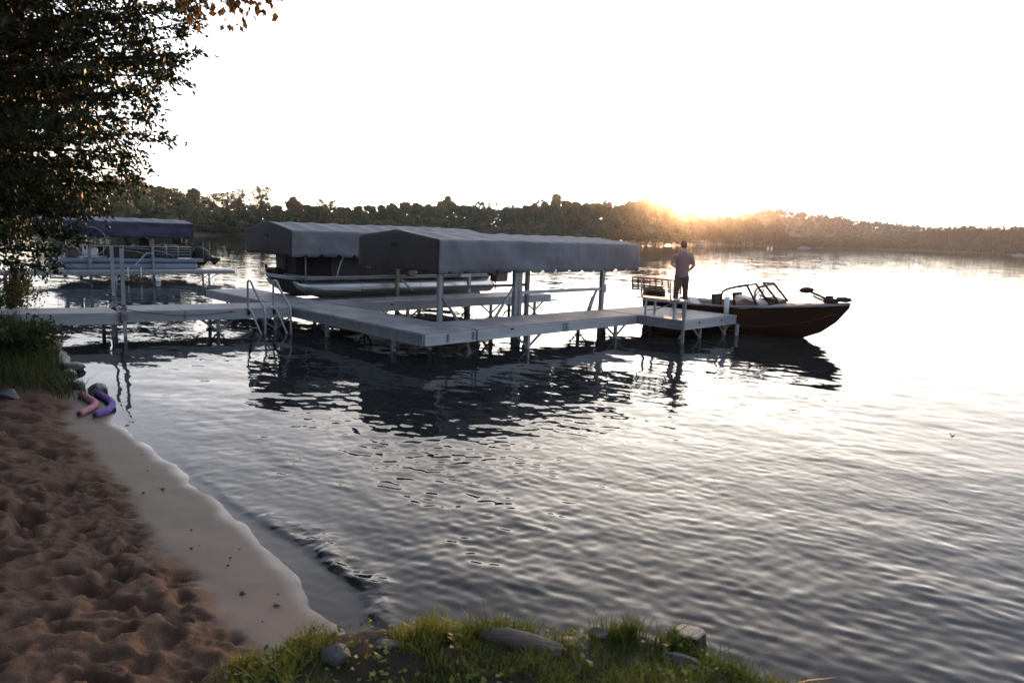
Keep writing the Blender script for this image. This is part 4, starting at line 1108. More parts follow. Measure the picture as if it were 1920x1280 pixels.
# ------------------------------------------------------------------ beach things
def noodle(name, px, m, label):
    pts = []
    for (x, y, lift) in px: pts.append(V3(x, y, 0))
    # smooth the polyline
    cv = []
    n = len(pts)
    for i in range(n - 1):
        p0, p1, p2, p3 = pts[max(i - 1, 0)], pts[i], pts[i + 1], pts[min(i + 2, n - 1)]
        for t in np.linspace(0, 1, 8, endpoint=False):
            cv.append(0.5 * ((2 * p1) + (p2 - p0) * t + (2 * p0 - 5 * p1 + 4 * p2 - p3) * t * t + (3 * p1 - p0 - 3 * p2 + p3) * t ** 3))
    cv.append(pts[-1])
    r = 0.040
    for p in cv: p.z = gzv(p.x, p.y) + r * 0.9
    zs = [p.z for p in cv]; zs = np.convolve(np.pad(zs, 6, mode='edge'), np.ones(13) / 13, 'valid')
    for p, z in zip(cv, zs): p.z = max(z, 0.04)
    mb = MB(cv[0]); mb.tube(cv, r, 14)
    t = mb.build(name, m, None, True)
    tag(t, label, "pool noodle", "pool noodles left on the sand")
    d = (cv[-1] - cv[-2]).normalized()
    h = MB(cv[0]); h.tube([cv[-1] - d * 0.001, cv[-1] + d * 0.002], 0.022, 10); k = h.build("core_hole", M['rubber'], t)
    return t
noodle("pool_noodle", [(-5.60, 8.87, 0), (-5.41, 8.70, 0), (-5.13, 8.41, 0), (-5.03, 8.13, 0), (-5.00, 7.88, 0)], M['pink'], "pale pink bent foam noodle lying on the wet sand")
noodle("pool_noodle", [(-5.53, 9.05, 0), (-5.24, 8.79, 0), (-4.96, 8.48, 0), (-4.82, 8.12, 0), (-4.83, 7.90, 0)], M['purple'], "purple bent foam noodle nearest the water's edge")

def rock(name, x, y, r3, m, label, cat="rock", group=None, rz=0.0, sink=0.3, seed=0, z=None):
    import bmesh
    bm = bmesh.new(); bmesh.ops.create_icosphere(bm, subdivisions=3, radius=1.0)
    g = random.Random(seed)
    pl = [(Vector((g.gauss(0, 1), g.gauss(0, 1), g.gauss(0, 1))).normalized(), g.uniform(.55, .92)) for _ in range(9)]
    for v in bm.verts:
        p = v.co.copy()
        for d, k in pl:
            e = p.dot(d) - k
            if e > 0: p -= d * e * 0.9
        p *= 1 + 0.05 * math.sin(7 * p.x + seed) * math.sin(6 * p.y + 2) + 0.03 * math.sin(15 * p.z + 9 * p.x)
        v.co = Vector((p.x * r3[0], p.y * r3[1], p.z * r3[2]))
    me = bpy.data.meshes.new(name); bm.to_mesh(me); bm.free(); me.materials.append(m)
    ob_ = bpy.data.objects.new(name, me); C.objects.link(ob_)
    zz = (gzv(x, y) if z is None else z)
    ob_.location = (x, y, zz + r3[2] * (1 - 2 * sink)); ob_.rotation_euler = (0, 0, rz)
    return tag(ob_, label, cat, group)
rock("rock", -5.46, 9.02, (.12, .15, .12), M['rock_dark'], "black wet rock just behind the two foam noodles", seed=2)
rock("rock", -5.95, 9.3, (.14, .13, .09), M['rock_dark'], "small dark rock at the weeds' edge behind the black rock", seed=3)
rock("rock", -6.5, 10.0, (.13, .14, .08), M['rock_dark'], "dark rock half hidden in the waterside weeds by the shallows", seed=4)
rock("rock", -7.8, 10.95, (.3, .2, .1), M['rock'], "flat grey rock lying in the weeds below the gangway", seed=5)
rock("rock", -6.15, 8.3, (.2, .16, .09), M['rock_dark'], "dark rock between the weeds and the dry sand", seed=6)
rock("rock", -6.75, 10.5, (.2, .2, .1), M['rock_dark'], "low dark rock at the water's edge under the weeds", seed=16)
rock("rock", -0.70, 2.74, (.07, .055, .045), M['rock'], "blue grey rock set in the grass beside the sand", seed=7, sink=.25)
rock("rock", -0.50, 2.84, (.055, .04, .022), M['rock'], "smaller grey rock sloping behind the blue grey one", seed=8, sink=.3)
rock("rock", -1.46, 2.72, (.16, .09, .07), M['rock_dark'], "dark rock at the sand's lower edge", seed=9, sink=.3)
rock("rock", -1.8, 2.66, (.2, .09, .05), M['rock_dark'], "low dark rock partly out of the picture's lower edge", seed=10, sink=.3)
rock("rock", 0.46, 3.05, (.07, .05, .03), M['rock_pale'], "pale sunlit rock at the top of the grassy bank", seed=11, sink=.15)
rock("rock", 0.80, 2.80, (.13, .05, .035), M['rock_dark'], "dark slanted slab in the grass beside the stump", seed=12, sink=.25, rz=-.5)
rock("rock", 1.13, 2.80, (.05, .04, .03), M['rock_pale'], "small pale rock on the grass slope beyond the stump", seed=14, sink=.2)
lg_ = MB((0.0, 2.92, 0))
zl = gzv(.1, 2.9) - .035
lg_.tube([(-.09, 2.99, zl + .05), (0.02, 2.96, zl + .062), (.15, 2.92, zl + .05), (.27, 2.90, zl + .03)], [.040, .052, .058, .045], 12, True, .8)
lgo = lg_.build("driftwood_log", M['deadwood'], None, True); tag(lgo, "short weathered log lying across the grassy bank", "log")
st_ = MB((.86, 2.97, 0)); zs_ = gzv(.86, 2.97) + .012
ring = []
for z, k in ((-.12, 1.25), (.0, 1.1), (.065, 1.0), (.072, .96)):
    ring.append([V3(.86 + k * (.068 + .010 * math.sin(3 * a + 1)) * math.cos(a), 2.97 + k * (.058 + .008 * math.sin(4 * a)) * math.sin(a), zs_ + z + .05) for a in np.linspace(0, 2 * PI, 20, endpoint=False)])
st_.loft(ring)
sto = st_.build("tree_stump", M['bark'], None); tag(sto, "small cut stump with a sunlit top at the bank's edge", "stump")
tp_ = MB((.86, 2.97, 0)); tp_.loft([[V3(p.x, p.y, p.z + .004) for p in ring[-1]], [V3(.86 + (p.x - .86) * .9, 2.97 + (p.y - 2.97) * .9, p.z + .012) for p in ring[-1]]])
tp_.build("cut_top", M['stump_top'], sto)
pbl = [(-1.62, 4.06, .022, "dark"), (-1.86, 4.42, .013, "dark"), (-1.37, 3.95, .024, "pale"), (-1.16, 3.42, .020, "dark"), (-.94, 3.42, .013, "dark"), (-2.2, 4.62, .014, "dark"), (-2.35, 4.95, .012, "dark"), (-2.95, 5.72, .02, "dark"), (-3.05, 5.6, .016, "dark")]
for i in range(9):
    t_ = rr.uniform(0, 1); a_, b_ = SHORE[9 + int(t_ * 7)], SHORE[10 + int(t_ * 7)]; u_ = rr.uniform(0, 1)
    p_ = a_ + (b_ - a_) * u_ + np.array([-.62, -.55]) * rr.uniform(.12, .55)
    pbl.append((p_[0], p_[1], rr.uniform(.006, .011), "dark"))
for i, (x, y, r, kd) in enumerate(pbl):
    lab = {"dark": "tiny dark pebble on the smooth wet sand", "pale": "tan pebble on the smooth wet sand"}[kd]
    rock("pebble", x, y, (r * .9, r * .7, r * .55), M['rock_dark'] if kd == "dark" else M['rock_pale'], lab, "pebble", "dark pebbles on the wet sand" if kd == "dark" else None, seed=20 + i, sink=.2)
# ------------------------------------------------------------------ vegetation
def leaf_quads(c, d, s, L, Wd, fold=0.0):
    """diamond leaves: centre, direction, side vectors (n,3), length and width (n,)"""
    L = np.asarray(L)[:, None]; Wd = np.asarray(Wd)[:, None]
    nrm = np.cross(d, s)
    v = np.stack([c - d * L * .5, c + s * Wd * .5 - d * L * .08 + nrm * L * fold, c + d * L * .5, c - s * Wd * .5 - d * L * .08 + nrm * L * fold], 1)
    n = len(c)
    return v.reshape(-1, 3), np.arange(4 * n).reshape(n, 4)
def unit(a): return a / np.maximum(1e-9, np.linalg.norm(a, axis=-1, keepdims=True))
def side_of(d, g):
    r_ = unit(g.normal(size=d.shape)); return unit(np.cross(d, r_))
def P(px, py, dep):
    """a point of the real place: pixel of the photograph at a distance, used once to survey tips and tree heights"""
    x, y = px - 960, 640 - py
    c, s = math.cos(ROLL), math.sin(ROLL); x, y = c * x - s * y, s * x + c * y
    c, s = math.cos(PITCH), math.sin(PITCH)
    r = np.array([x, c * 1310 + s * y, -s * 1310 + c * y]) / 1310
    return np.array([0, 0, 2.29]) + r * (dep / r[1])

# --- the big leafy tree overhanging the beach
g = np.random.default_rng(21)
TB = np.array([-10.6, 10.6, 0.75])
big = empty("maple_tree", TB, 0, "big dark leafy tree overhanging the beach and filling the picture's upper corner", "tree")
tr = MB(TB)
tr.tube([TB + np.array(p) for p in ((0, 0, -.4), (.05, 0, .5), (.15, -.05, 2.0), (.35, .05, 4.0), (.4, .2, 6.0), (.5, .1, 8.5))], [.36, .30, .26, .21, .15, .05], 14)
limbs = tr
tips = []
outline = [(366, 100, 9.2), (340, 70, 9.6), (362, 40, 9.8), (352, 15, 9.4), (318, 145, 9.0), (275, 168, 9.2), (274, 190, 9.5), (270, 224, 9.0), (300, 254, 8.8), (268, 296, 9.2), (246, 322, 9.4), (222, 345, 9.8), (190, 398, 10.2), (165, 385, 9.4),
           (130, 400, 9.6), (138, 448, 10.4), (120, 470, 10.0), (90, 500, 10.5), (240, 120, 10.), (210, 230, 10.2), (190, 300, 9.6), (230, 60, 9.), (300, 10, 10.), (260, 30, 9.5), (150, 340, 10.2), (330, 118, 9.8), (235, 265, 9.9), (205, 150, 9.3), (280, 110, 9.6)]
for t in outline: tips.append((P(*t), 1.0))
for _ in range(230):
    px = g.uniform(-330, 205); lim = 490 if px < 90 else 400 - (px - 90) * .9
    py = g.uniform(-320, lim)
    tips.append((P(px, py, g.uniform(8.4, 12.4)), .9))
for _ in range(70):
    tips.append((P(g.uniform(-160, 150), g.uniform(-60, 430), g.uniform(10.5, 12.8)), 1.0))
for _ in range(26):
    px = g.uniform(20, 340); py = g.uniform(-260, -20)
    tips.append((P(px, py, g.uniform(8.6, 11.5)), .9))
LC, LD, LL = [], [], []
for (tip, dens) in tips:
    h0 = np.clip((tip[2] - TB[2]) * .72 + g.uniform(-.6, .3), 1.0, 7.2)
    base = TB + np.array([.05 + h0 * .06, 0, h0])
    v = tip - base; n = 9
    up = np.array([0, 0, 1.])
    ctrl = base + v * .5 + up * (.10 * np.linalg.norm(v)) + g.normal(size=3) * .15
    T = np.linspace(0, 1, n)[:, None]
    cur = (1 - T) ** 2 * base + 2 * T * (1 - T) * ctrl + T ** 2 * tip
    Lb = np.linalg.norm(v)
    limbs.tube([Vector(p) for p in cur], list(np.linspace(.022 + .008 * Lb, .005, n)), 6)
    nt_ = int(70 * dens * min(1.4, Lb / 3.2))
    for k in range(nt_):
        t = 1 - .72 * g.random() ** 1.25
        p0 = (1 - t) ** 2 * base + 2 * t * (1 - t) * ctrl + t ** 2 * tip
        tg = unit(2 * (1 - t) * (ctrl - base) + 2 * t * (tip - ctrl))
        d = unit(tg * .9 + g.normal(size=3) * np.array([.75, .75, .55]))
        tl = g.uniform(.22, .55) * (1.15 - .55 * t)
        m_ = g.integers(9, 15)
        q = np.linspace(.15, 1, m_)
        droop = np.array([0, 0, -.14]) * tl
        pts = p0 + d * (q[:, None] * tl) + droop * (q[:, None] ** 2) + g.normal(size=(m_, 3)) * .018
        LC.append(pts)
        LD.append(unit(d + g.normal(size=(m_, 3)) * .65 + np.array([0, 0, -.30])))
        LL.append(g.uniform(.05, .095, m_))
    limbs.tube([Vector(cur[-2]), Vector(tip)], [.006, .003], 4)
LC, LD, LL = np.concatenate(LC), np.concatenate(LD), np.concatenate(LL)
LC = LC + LD * LL[:, None] * .5
limbs.build("trunk", M['bark'], big, True)
V_, F_ = leaf_quads(LC - TB, LD, side_of(LD, g), LL, LL * g.uniform(.38, .62, len(LL)), .06)
tag(np_mesh("crown", V_, F_, M['leaf_big'], big), kind='stuff')
print("big tree leaves", len(LL))

# unseen copies of the big tree, added out of view to shade the beach
for k, (x, y, rz, sc_k) in enumerate(((-10.8, -0.8, 1.0, 1.05), (-5.2, -4.2, 2.6, 1.15), (0.6, -5.6, 4.1, 1.2), (6.8, -8.5, 5.5, 1.25), (-3.2, -9.5, 0.4, 1.3), (13.5, -14.5, 2.0, 1.3), (-13.5, 5.0, 3.3, 1.2), (-15.5, 12.5, 4.6, 1.1))):
    c_ = copy_tree(big); c_.location = (x, y, 0.9); c_.rotation_euler = (0, 0, rz); c_.scale = (sc_k,) * 3
    tag(c_, "unseen leafy tree added on the shore to shade the beach", "tree", "added shade trees along the near shore")

# --- birch whose weeping twigs enter at the top
g = np.random.default_rng(31)
BB = np.array([-8.6, 6.0, .6])
bir = empty("birch_tree", BB, 0, "tree whose weeping twigs of rounded rust and green leaves hang in at the upper edge", "tree")
bt = MB(BB)
bt.tube([BB + np.array(p) for p in ((0, 0, -.4), (.0, 0, .6), (.1, .05, 2.5), (.3, .1, 5.0), (.5, .2, 7.5))], [.20, .16, .14, .10, .05], 12)
LC, LD, LL = [], [], []
for px, py, dep in [(365, 20, 7.2), (385, 8, 7.3), (400, 22, 7.4), (412, -4, 7.6), (425, 6, 7.3), (440, 2, 7.5), (455, -5, 7.4), (470, 0, 7.5), (490, -22, 7.4), (503, -25, 7.5), (350, -15, 7.3), (335, -30, 7.2), (375, -40, 7.6), (430, -45, 7.6)]:
    tip = P(px, py, dep)
    base = BB + np.array([.3, .1, 4.6 + g.uniform(-.2, 1.2)])
    ctrl = (base + tip) / 2 + np.array([0, 0, .7])
    T = np.linspace(0, 1, 10)[:, None]
    cur = (1 - T) ** 2 * base + 2 * T * (1 - T) * ctrl + T ** 2 * tip
    bt.tube([Vector(p) for p in cur], list(np.linspace(.04, .006, 10)), 6)
    for k in range(9):
        t = 1 - .5 * g.random() ** 1.5 if k else 1.0
        p0 = (1 - t) ** 2 * base + 2 * t * (1 - t) * ctrl + t ** 2 * tip
        Lh = g.uniform(.10, .30)
        dr = np.array([g.uniform(.0, .12), g.normal() * .06, -1.0])
        q = np.linspace(0, 1, 6)[:, None]
        tw = p0 + dr * Lh * q + np.array([.10, 0, .04]) * (1 - (1 - q) ** 2)
        bt.tube([Vector(p) for p in tw], .003, 4)
        m_ = g.integers(5, 9); q = g.uniform(.1, 1, m_)[:, None]
        pts = p0 + dr * Lh * q + np.array([.10, 0, .04]) * (1 - (1 - q) ** 2) + g.normal(size=(m_, 3)) * .03
        LC.append(pts); LD.append(unit(np.array([0, 0, -1.]) + g.normal(size=(m_, 3)) * .45)); LL.append(g.uniform(.06, .10, m_))
LC, LD, LL = np.concatenate(LC), np.concatenate(LD), np.concatenate(LL)
bt.build("trunk", M['bark'], bir, True)
V_, F_ = leaf_quads(LC - BB, LD, side_of(LD, g), LL, LL * g.uniform(.6, .8, len(LL)), .05)
tag(np_mesh("crown", V_, F_, M['leaf_birch'], bir), kind='stuff')

# --- shrubs and waterside weeds
def shrub(name, x, y, z, rx, ry, rz_, nleaf, m, label, lsz=(.05, .10), group=None, seed=0, cat="bush"):
    g = np.random.default_rng(seed)
    root = empty(name, (x, y, z), 0, label, cat, group)
    sm = MB((0, 0, 0))
    nb = 26; LC, LD = [], []
    for k in range(nb):
        a = g.uniform(0, 2 * PI); el = g.uniform(.25, 1.0)
        tip = np.array([rx * math.cos(a) * (1.15 - el * .75), ry * math.sin(a) * (1.15 - el * .75), rz_ * (0.25 + .85 * el) * g.uniform(.75, 1.1)])
        sm.tube([Vector((g.normal() * .05, g.normal() * .05, -.15)), Vector(tip * np.array([.4, .4, .6])), Vector(tip)], [.014, .010, .004], 5)
        n = nleaf // nb
        t = 1 - .75 * g.random(n) ** 1.3
        LC.append(tip * t[:, None] + g.normal(size=(n, 3)) * np.array([rx, ry, rz_]) * .11)
        LD.append(unit(np.tile(unit(tip), (n, 1)) + g.normal(size=(n, 3)) * .8))
    LC, LD = np.concatenate(LC), np.concatenate(LD)
    L = g.uniform(*lsz, len(LC))
    sm.build("stem", M['bark'], root)
    V_, F_ = leaf_quads(LC, LD, side_of(LD, g), L, L * g.uniform(.35, .6, len(L)), .05)
    tag(np_mesh("foliage", V_, F_, m, root), kind='stuff')
    return root
shrub("shrub", -10.2, 14.0, .25, .75, .6, 1.15, 2600, M['leaf_bush'], "ochre leafy bush behind the gangway's shore end", seed=41)
shrub("shrub", -11.9, 14.6, .45, 1.1, 1.0, 1.9, 3000, M['leaf_weed'], "tall dark green bush behind the ochre bush", seed=42)
shrub("shrub", -9.3, 11.6, .55, .9, .7, .75, 2200, M['leaf_weed'], "leafy dark shrub beside the gangway on its beach side", seed=43)
shrub("shrub", -7.0, 9.6, .35, .8, .6, .55, 2200, M['leaf_weed'], "low dark shrub above the two foam noodles", seed=44)
shrub("shrub", -9.4, 10.0, .6, 1.0, .8, .8, 2200, M['leaf_weed'], "dark shrub under the overhanging maple's trunk", seed=45)

def blades(name, xy, h, w, m, label=None, cat=None, lean=.35, seed=0, zf=None, segs=3):
    g = np.random.default_rng(seed)
    n = len(xy)
    z = ground_z(xy[:, 0].copy(), xy[:, 1].copy())[0] if zf is None else zf
    base = np.stack([xy[:, 0], xy[:, 1], z - .01], 1)
    a = g.uniform(0, 2 * PI, n); ln = np.abs(g.normal(0, lean, n)) * h
    dirv = np.stack([np.cos(a), np.sin(a), np.zeros(n)], 1)
    sd = np.stack([-np.sin(a + g.normal(0, .6, n)), np.cos(a), np.zeros(n)], 1)
    rows = []
    for k in range(segs + 1):
        t = k / segs
        c = base + dirv * (ln * t ** 2)[:, None] + np.array([0, 0, 1]) * (h * t * (1 - .15 * t))[:, None]
        ww = (w * (1 - t ** 1.6) * .5 + .0006)[:, None]
        rows += [c - sd * ww, c + sd * ww]
    V_ = np.stack(rows, 1).reshape(-1, 3)
    st = 2 * (segs + 1)
    b0 = np.arange(n)[:, None] * st
    F_ = np.concatenate([b0 + np.array([[2 * k, 2 * k + 1, 2 * k + 3, 2 * k + 2]]) for k in range(segs)], 0)
    return tag(np_mesh(name, V_, F_, m), label, cat, kind='stuff')
g = np.random.default_rng(51)
def scatter(n, x0, x1, y0, y1, keep):
    x, y = g.uniform(x0, x1, n), g.uniform(y0, y1, n); k = keep(x, y); return np.stack([x[k], y[k]], 1)
bk_ = scatter(50000, -1.3, 2.2, 1.9, 3.6, lambda x, y: (bank_mask(x, y) > .22 + .25 * g.random(len(x))) & (fbm(x * 3.2, y * 3.2, 201, 3) > -.12 + .16 * g.random(len(x))))
cl = 1 + .9 * np.clip(fbm(bk_[:, 0] * 3.5, bk_[:, 1] * 3.5, 203, 2), -.6, 1)
blades("grass", bk_, g.uniform(.025, .08, len(bk_)) * cl, g.uniform(.003, .006, len(bk_)), M['grass'], "short green grass on the near bank", "grass", .5, 52)
tf = np.concatenate([np.stack([g.normal(cx, sx, 420), g.normal(cy, .035, 420)], 1) for cx, cy, sx in ((-.12, 3.02, .07), (.08, 3.07, .05), (.55, 3.04, .06), (.80, 2.93, .05), (-.3, 2.92, .06), (1.0, 2.82, .05))])
blades("tall_grass", tf, g.uniform(.05, .14, len(tf)), g.uniform(.003, .006, len(tf)), M['grass'], "taller green grass tufts along the near bank's rim", "grass", .45, 53)
dw = scatter(420, -2.4, -.6, 2.25, 2.75, lambda x, y: (bank_mask(x, y) < .6) & (fbm(x * 3, y * 3, 207, 2) > .02))
blades("dry_weeds", dw, g.uniform(.04, .13, len(dw)), g.uniform(.004, .009, len(dw)), M['grass_dry'], "sparse dry weeds along the sand's lower edge", "weeds", .5, 54)
# broad leaves among the grass
bl_ = scatter(2600, -1.2, 1.9, 2.1, 3.3, lambda x, y: (bank_mask(x, y) > .5) & (fbm(x * 3.2, y * 3.2, 209, 3) > -.05))
zz = ground_z(bl_[:, 0].copy(), bl_[:, 1].copy())[0] + g.uniform(.01, .07, len(bl_))
LD = unit(g.normal(size=(len(bl_), 3)) * np.array([1, 1, .45])); L = g.uniform(.015, .04, len(bl_))
V_, F_ = leaf_quads(np.column_stack([bl_, zz]), LD, unit(np.cross(LD, np.array([0, 0, 1.]) + g.normal(size=LD.shape) * .35)), L, L * .7, .08)
tag(np_mesh("broad_leaves", V_, F_, M['grass']), "small broad leaves mixed into the bank's grass", "ground cover", kind='stuff')
def leafy_weed(x, y, n, h, m, label, seed):
    g = np.random.default_rng(seed); z0 = gzv(x, y)
    root = empty("weed", (x, y, z0), 0, label, "weed")
    sm = MB(); LC, LD = [], []
    for k in range(3):
        t = Vector((g.normal() * .025, g.normal() * .02, h * g.uniform(.7, 1.0)))
        sm.tube([(0, 0, -.02), t * .5 + Vector((.004, 0, 0)), t], [.003, .0025, .0015], 5)
        for q in np.linspace(.35, 1, n):
            a = g.uniform(0, 2 * PI); d = np.array([math.cos(a), math.sin(a), .35]); LC.append(np.array(t) * q + unit(d) * .018); LD.append(unit(d))
    sm.build("stem", M['grass_dry'], root)
    LC, LD = np.array(LC), np.array(LD); L = g.uniform(.025, .045, len(LC))
    V_, F_ = leaf_quads(LC, LD, unit(np.cross(LD, np.array([0, 0, 1.]) + g.normal(size=LD.shape) * .3)), L, L * .62, .06)
    tag(np_mesh("leaf_cluster", V_, F_, m, root), kind='stuff')
leafy_weed(-.20, 2.80, 5, .13, M['grass_dry'], "yellowing broad leaved weed standing in the grass beside the log", 61)
leafy_weed(-1.35, 2.45, 6, .16, M['grass_dry'], "rusty weed stalk at the sand's edge beside the dark rock", 62)
leafy_weed(-1.12, 2.52, 6, .15, M['grass_dry'], "second rusty weed stalk, nearer the grassy bank", 63)
leafy_weed(-.93, 2.62, 7, .14, M['grass'], "green leafy weed at the corner of the sand and the bank", 64)

wd = scatter(22000, -11.5, -5.2, 8.2, 14.5, lambda x, y: (lambda s: (s > .10 + .22 * g.random(len(x))) & (y > 8.45 + .06 * (x + 6) + .45 * g.random(len(x))))(shore_dist(x, y)))
wh_ = g.uniform(.12, .42, len(wd)) * (1 + .7 * np.clip(fbm(wd[:, 0] * 1.2, wd[:, 1] * 1.2, 211, 3), -.7, 1.2))
blades("waterside_weeds", wd, wh_, g.uniform(.008, .018, len(wd)), M['leaf_weed'], "dense dark weeds and grass on the bank under the big tree", "weeds", .5, 55)
for i, (px, py, dep) in enumerate(((62, 617, 12.0), (96, 638, 11.8), (105, 646, 11.6))):
    p = P(px, py, dep); z0 = gzv(p[0], p[1]); h = max(.25, p[2] - z0)
    root = empty("flower", (p[0], p[1], z0), 0, "pale seed head on a thin stalk in the weeds by the gangway", "flower", "pale seed heads in the weeds")
    sm = MB(); sm.tube([(0, 0, -.05), (.01, 0, h * .5), (0, 0, h)], .005, 5).build("stalk", M['leaf_weed'], root)
    hd = MB(); hd.ball((0, 0, h), .035, 8, 6); hd.build("seed_head", M['flower'], root)

# ------------------------------------------------------------------ far shores
FS = np.array([(-95, 110), (-75, 92), (-60, 92), (-62, 118), (-60, 146), (-41, 171), (-11, 216), (20, 252), (50, 286), (94, 372), (186, 511), (255, 600), (320, 560), (360, 490), (450, 430), (620, 360)], float)
nrm = []
for i in range(len(FS)):
    t = FS[min(i + 1, len(FS) - 1)] - FS[max(i - 1, 0)]; t /= np.linalg.norm(t); nrm.append((-t[1], t[0]))
nrm = np.array(nrm)
rows = []
for off, z in ((-3, -.6), (0, .0), (2.5, .5), (12, 1.0), (60, 2.2), (160, 3.5), (420, 6)):
    dirr = nrm * .55 + np.array([0, .6]); dirr /= np.linalg.norm(dirr, axis=1, keepdims=True)
    rows.append(np.column_stack([FS + dirr * off, np.full(len(FS), z)]))
i = np.arange(len(rows) * len(FS)).reshape(len(rows), len(FS))
F_ = np.stack([i[:-1, :-1], i[:-1, 1:], i[1:, 1:], i[1:, :-1]], -1).reshape(-1, 4)
tag(np_mesh("far_shore", np.concatenate(rows), F_, M['far_soil'], None, True), kind='structure')

def heart(g):
    n = 4; vs, fs = [], []
    for ax in range(3):
        for sg in (-1, 1):
            b_ = len(vs)
            for i in range(n + 1):
                for j in range(n + 1):
                    p = [0, 0, 0]; p[ax] = sg; p[(ax + 1) % 3] = (2 * i / n - 1) * sg; p[(ax + 2) % 3] = 2 * j / n - 1
                    vs.append(p)
            for i in range(n):
                for j in range(n): fs.append((b_ + i * (n + 1) + j, b_ + (i + 1) * (n + 1) + j, b_ + (i + 1) * (n + 1) + j + 1, b_ + i * (n + 1) + j + 1))
    v = unit(np.array(vs, float)); ph = g.uniform(0, 6, 3)
    return v * (.82 + .22 * np.sin(4 * v[:, :1] + ph[0]) * np.sin(4 * v[:, 1:2] + ph[1]) + .12 * np.sin(7 * v[:, 2:] + ph[2])), np.array(fs)
def tree_variant(seed, kind):
    """unit tree about 10 m tall: tapered trunk with limbs, crown of leaf clumps round lobes"""
    g = np.random.default_rng(seed); r_ = random.Random(seed)
    tm = MB(); LC, LD, SZ, LOB = [], [], [], []
    if kind == 'sparse':
        H, n_l, spread, lobe, nleaf, cs = 10.0, 36, 2.4, .80, 60, (.16, .34)
    elif kind == 'tall':
        H, n_l, spread, lobe, nleaf, cs = 10.0, 34, 2.8, 1.4, 260, (.22, .5)
    elif kind == 'low':
        H, n_l, spread, lobe, nleaf, cs = 10.0, 30, 5.4, 2.2, 260, (.3, .65)
    else:
        H, n_l, spread, lobe, nleaf, cs = 10.0, 38, 4.0, 1.7, 280, (.25, .55)
    tm.tube([(0, 0, -.5), (.05, 0, 1.5), (.12, .06, H * .45), (.2, .0, H * .8), (.25, .05, H * .96)], [.26, .20, .15, .08, .02], 8)
    for k in range(n_l):
        hz = g.uniform(.14 if kind != 'sparse' else .35, .97) ** (.9)
        prof = math.sin(PI * min(1, max(.08, (hz - .02) / .98)) ** .8) ** .7 if kind != 'sparse' else .55 + .45 * math.sin(PI * hz) ** .5
        a = g.uniform(0, 2 * PI); rad = spread * prof * g.uniform(.35, 1.0)
        c = np.array([rad * math.cos(a), rad * math.sin(a), H * hz])
        if kind != 'low' or k % 2: tm.tube([(.1, .03, H * hz * .75), tuple(c * np.array([.6, .6, .93])), tuple(c)], [.06, .04, .012], 5)
        n = nleaf; R_ = lobe * g.uniform(.6, 1.15) * (0.7 + .3 * prof)
        d = unit(g.normal(size=(n, 3))); rr_ = R_ * g.random(n) ** .45
        p = c + d * rr_[:, None] * np.array([1.1, 1.1, .72])
        LOB.append((c, R_))
        LC.append(p); LD.append(unit(d * .6 + g.normal(size=(n, 3)) * .8)); SZ.append(g.uniform(*cs, n))
    LC, LD, SZ = np.concatenate(LC), np.concatenate(LD), np.concatenate(SZ)
    ok = (LC[:, 2] > .3) & (LC[:, 2] < H * 1.02); LC, LD, SZ = LC[ok], LD[ok], SZ[ok]
    V_, F_ = leaf_quads(LC, LD, side_of(LD, g), SZ, SZ * .75, .1)
    if kind != 'sparse':                      # dense inner twigs and leaves: an uneven solid heart in every lobe
        for (c, R_) in LOB:
            cv, cf = heart(g); b_ = len(V_)
            V_ = np.concatenate([V_, c + cv * R_ * np.array([.86, .86, .60])]); F_ = np.concatenate([F_, cf + b_])
    tme = tm.build("trunk", M['bark']); me = tme.data; bpy.data.objects.remove(tme)
    co = np_mesh("crown", V_, F_, M['far_leaf_a']); cme = co.data; bpy.data.objects.remove(co)
    cms = {}
    for key in ('a', 'b', 'c'):
        c2 = cme.copy(); c2.materials.clear(); c2.materials.append(M['far_leaf_' + key]); cms[key] = c2
    return me, cms
VAR = {k: [tree_variant(100 + 10 * j + i, k) for i in range(n)] for j, (k, n) in enumerate((('round', 4), ('tall', 3), ('sparse', 2), ('low', 2)))}
ct = [0]
def far_tree(px, top, dep, width, kind, colour, label, group, name="tree", base=None):
    """a tree standing at distance dep whose top reaches the surveyed height"""
    p = P(px, top, dep); z0 = .8 if base is None else base
    h = p[2] - z0
    ct[0] += 1
    me, cms = VAR[kind][ct[0] % len(VAR[kind])]
    root = empty(name, (p[0], p[1], z0), random.Random(ct[0]).uniform(0, 6.28), label, "tree", group)
    sp = {'round': 9.5, 'tall': 7.2, 'sparse': 6.0, 'low': 14.0}[kind]
    root.scale = (width / sp, width / sp, h / 10.0)
    for nm, m_, k_ in (("trunk", me, None), ("crown", cms[colour], 'stuff')):
        q = bpy.data.objects.new(nm, m_); C.objects.link(q); q.parent = root
        if k_: q['kind'] = k_
    return root
px2m = lambda w, d: w * d / 1310
GA = "dark trees along the nearer wooded shore"
LA = "leafy tree in the dark wood on the nearer shore behind the navy canopy"
for px, top, dep, w, kind, col in [(110, 352, 100, 75, 'round', 'a'), (160, 338, 104, 80, 'round', 'a'), (205, 331, 108, 78, 'round', 'b'), (250, 329, 112, 70, 'round', 'b'), (283, 348, 122, 60, 'tall', 'a'), (303, 350, 126, 62, 'round', 'a'),
                                   (333, 362, 130, 60, 'round', 'a'), (362, 354, 134, 62, 'tall', 'b'), (352, 385, 120, 60, 'low', 'b'), (300, 388, 112, 80, 'low', 'a'), (225, 380, 104, 90, 'low', 'b'), (140, 385, 98, 90, 'low', 'a'), (250, 395, 116, 70, 'low', 'a')]:
    far_tree(px, top, dep, px2m(w, dep), kind, col, LA, GA)
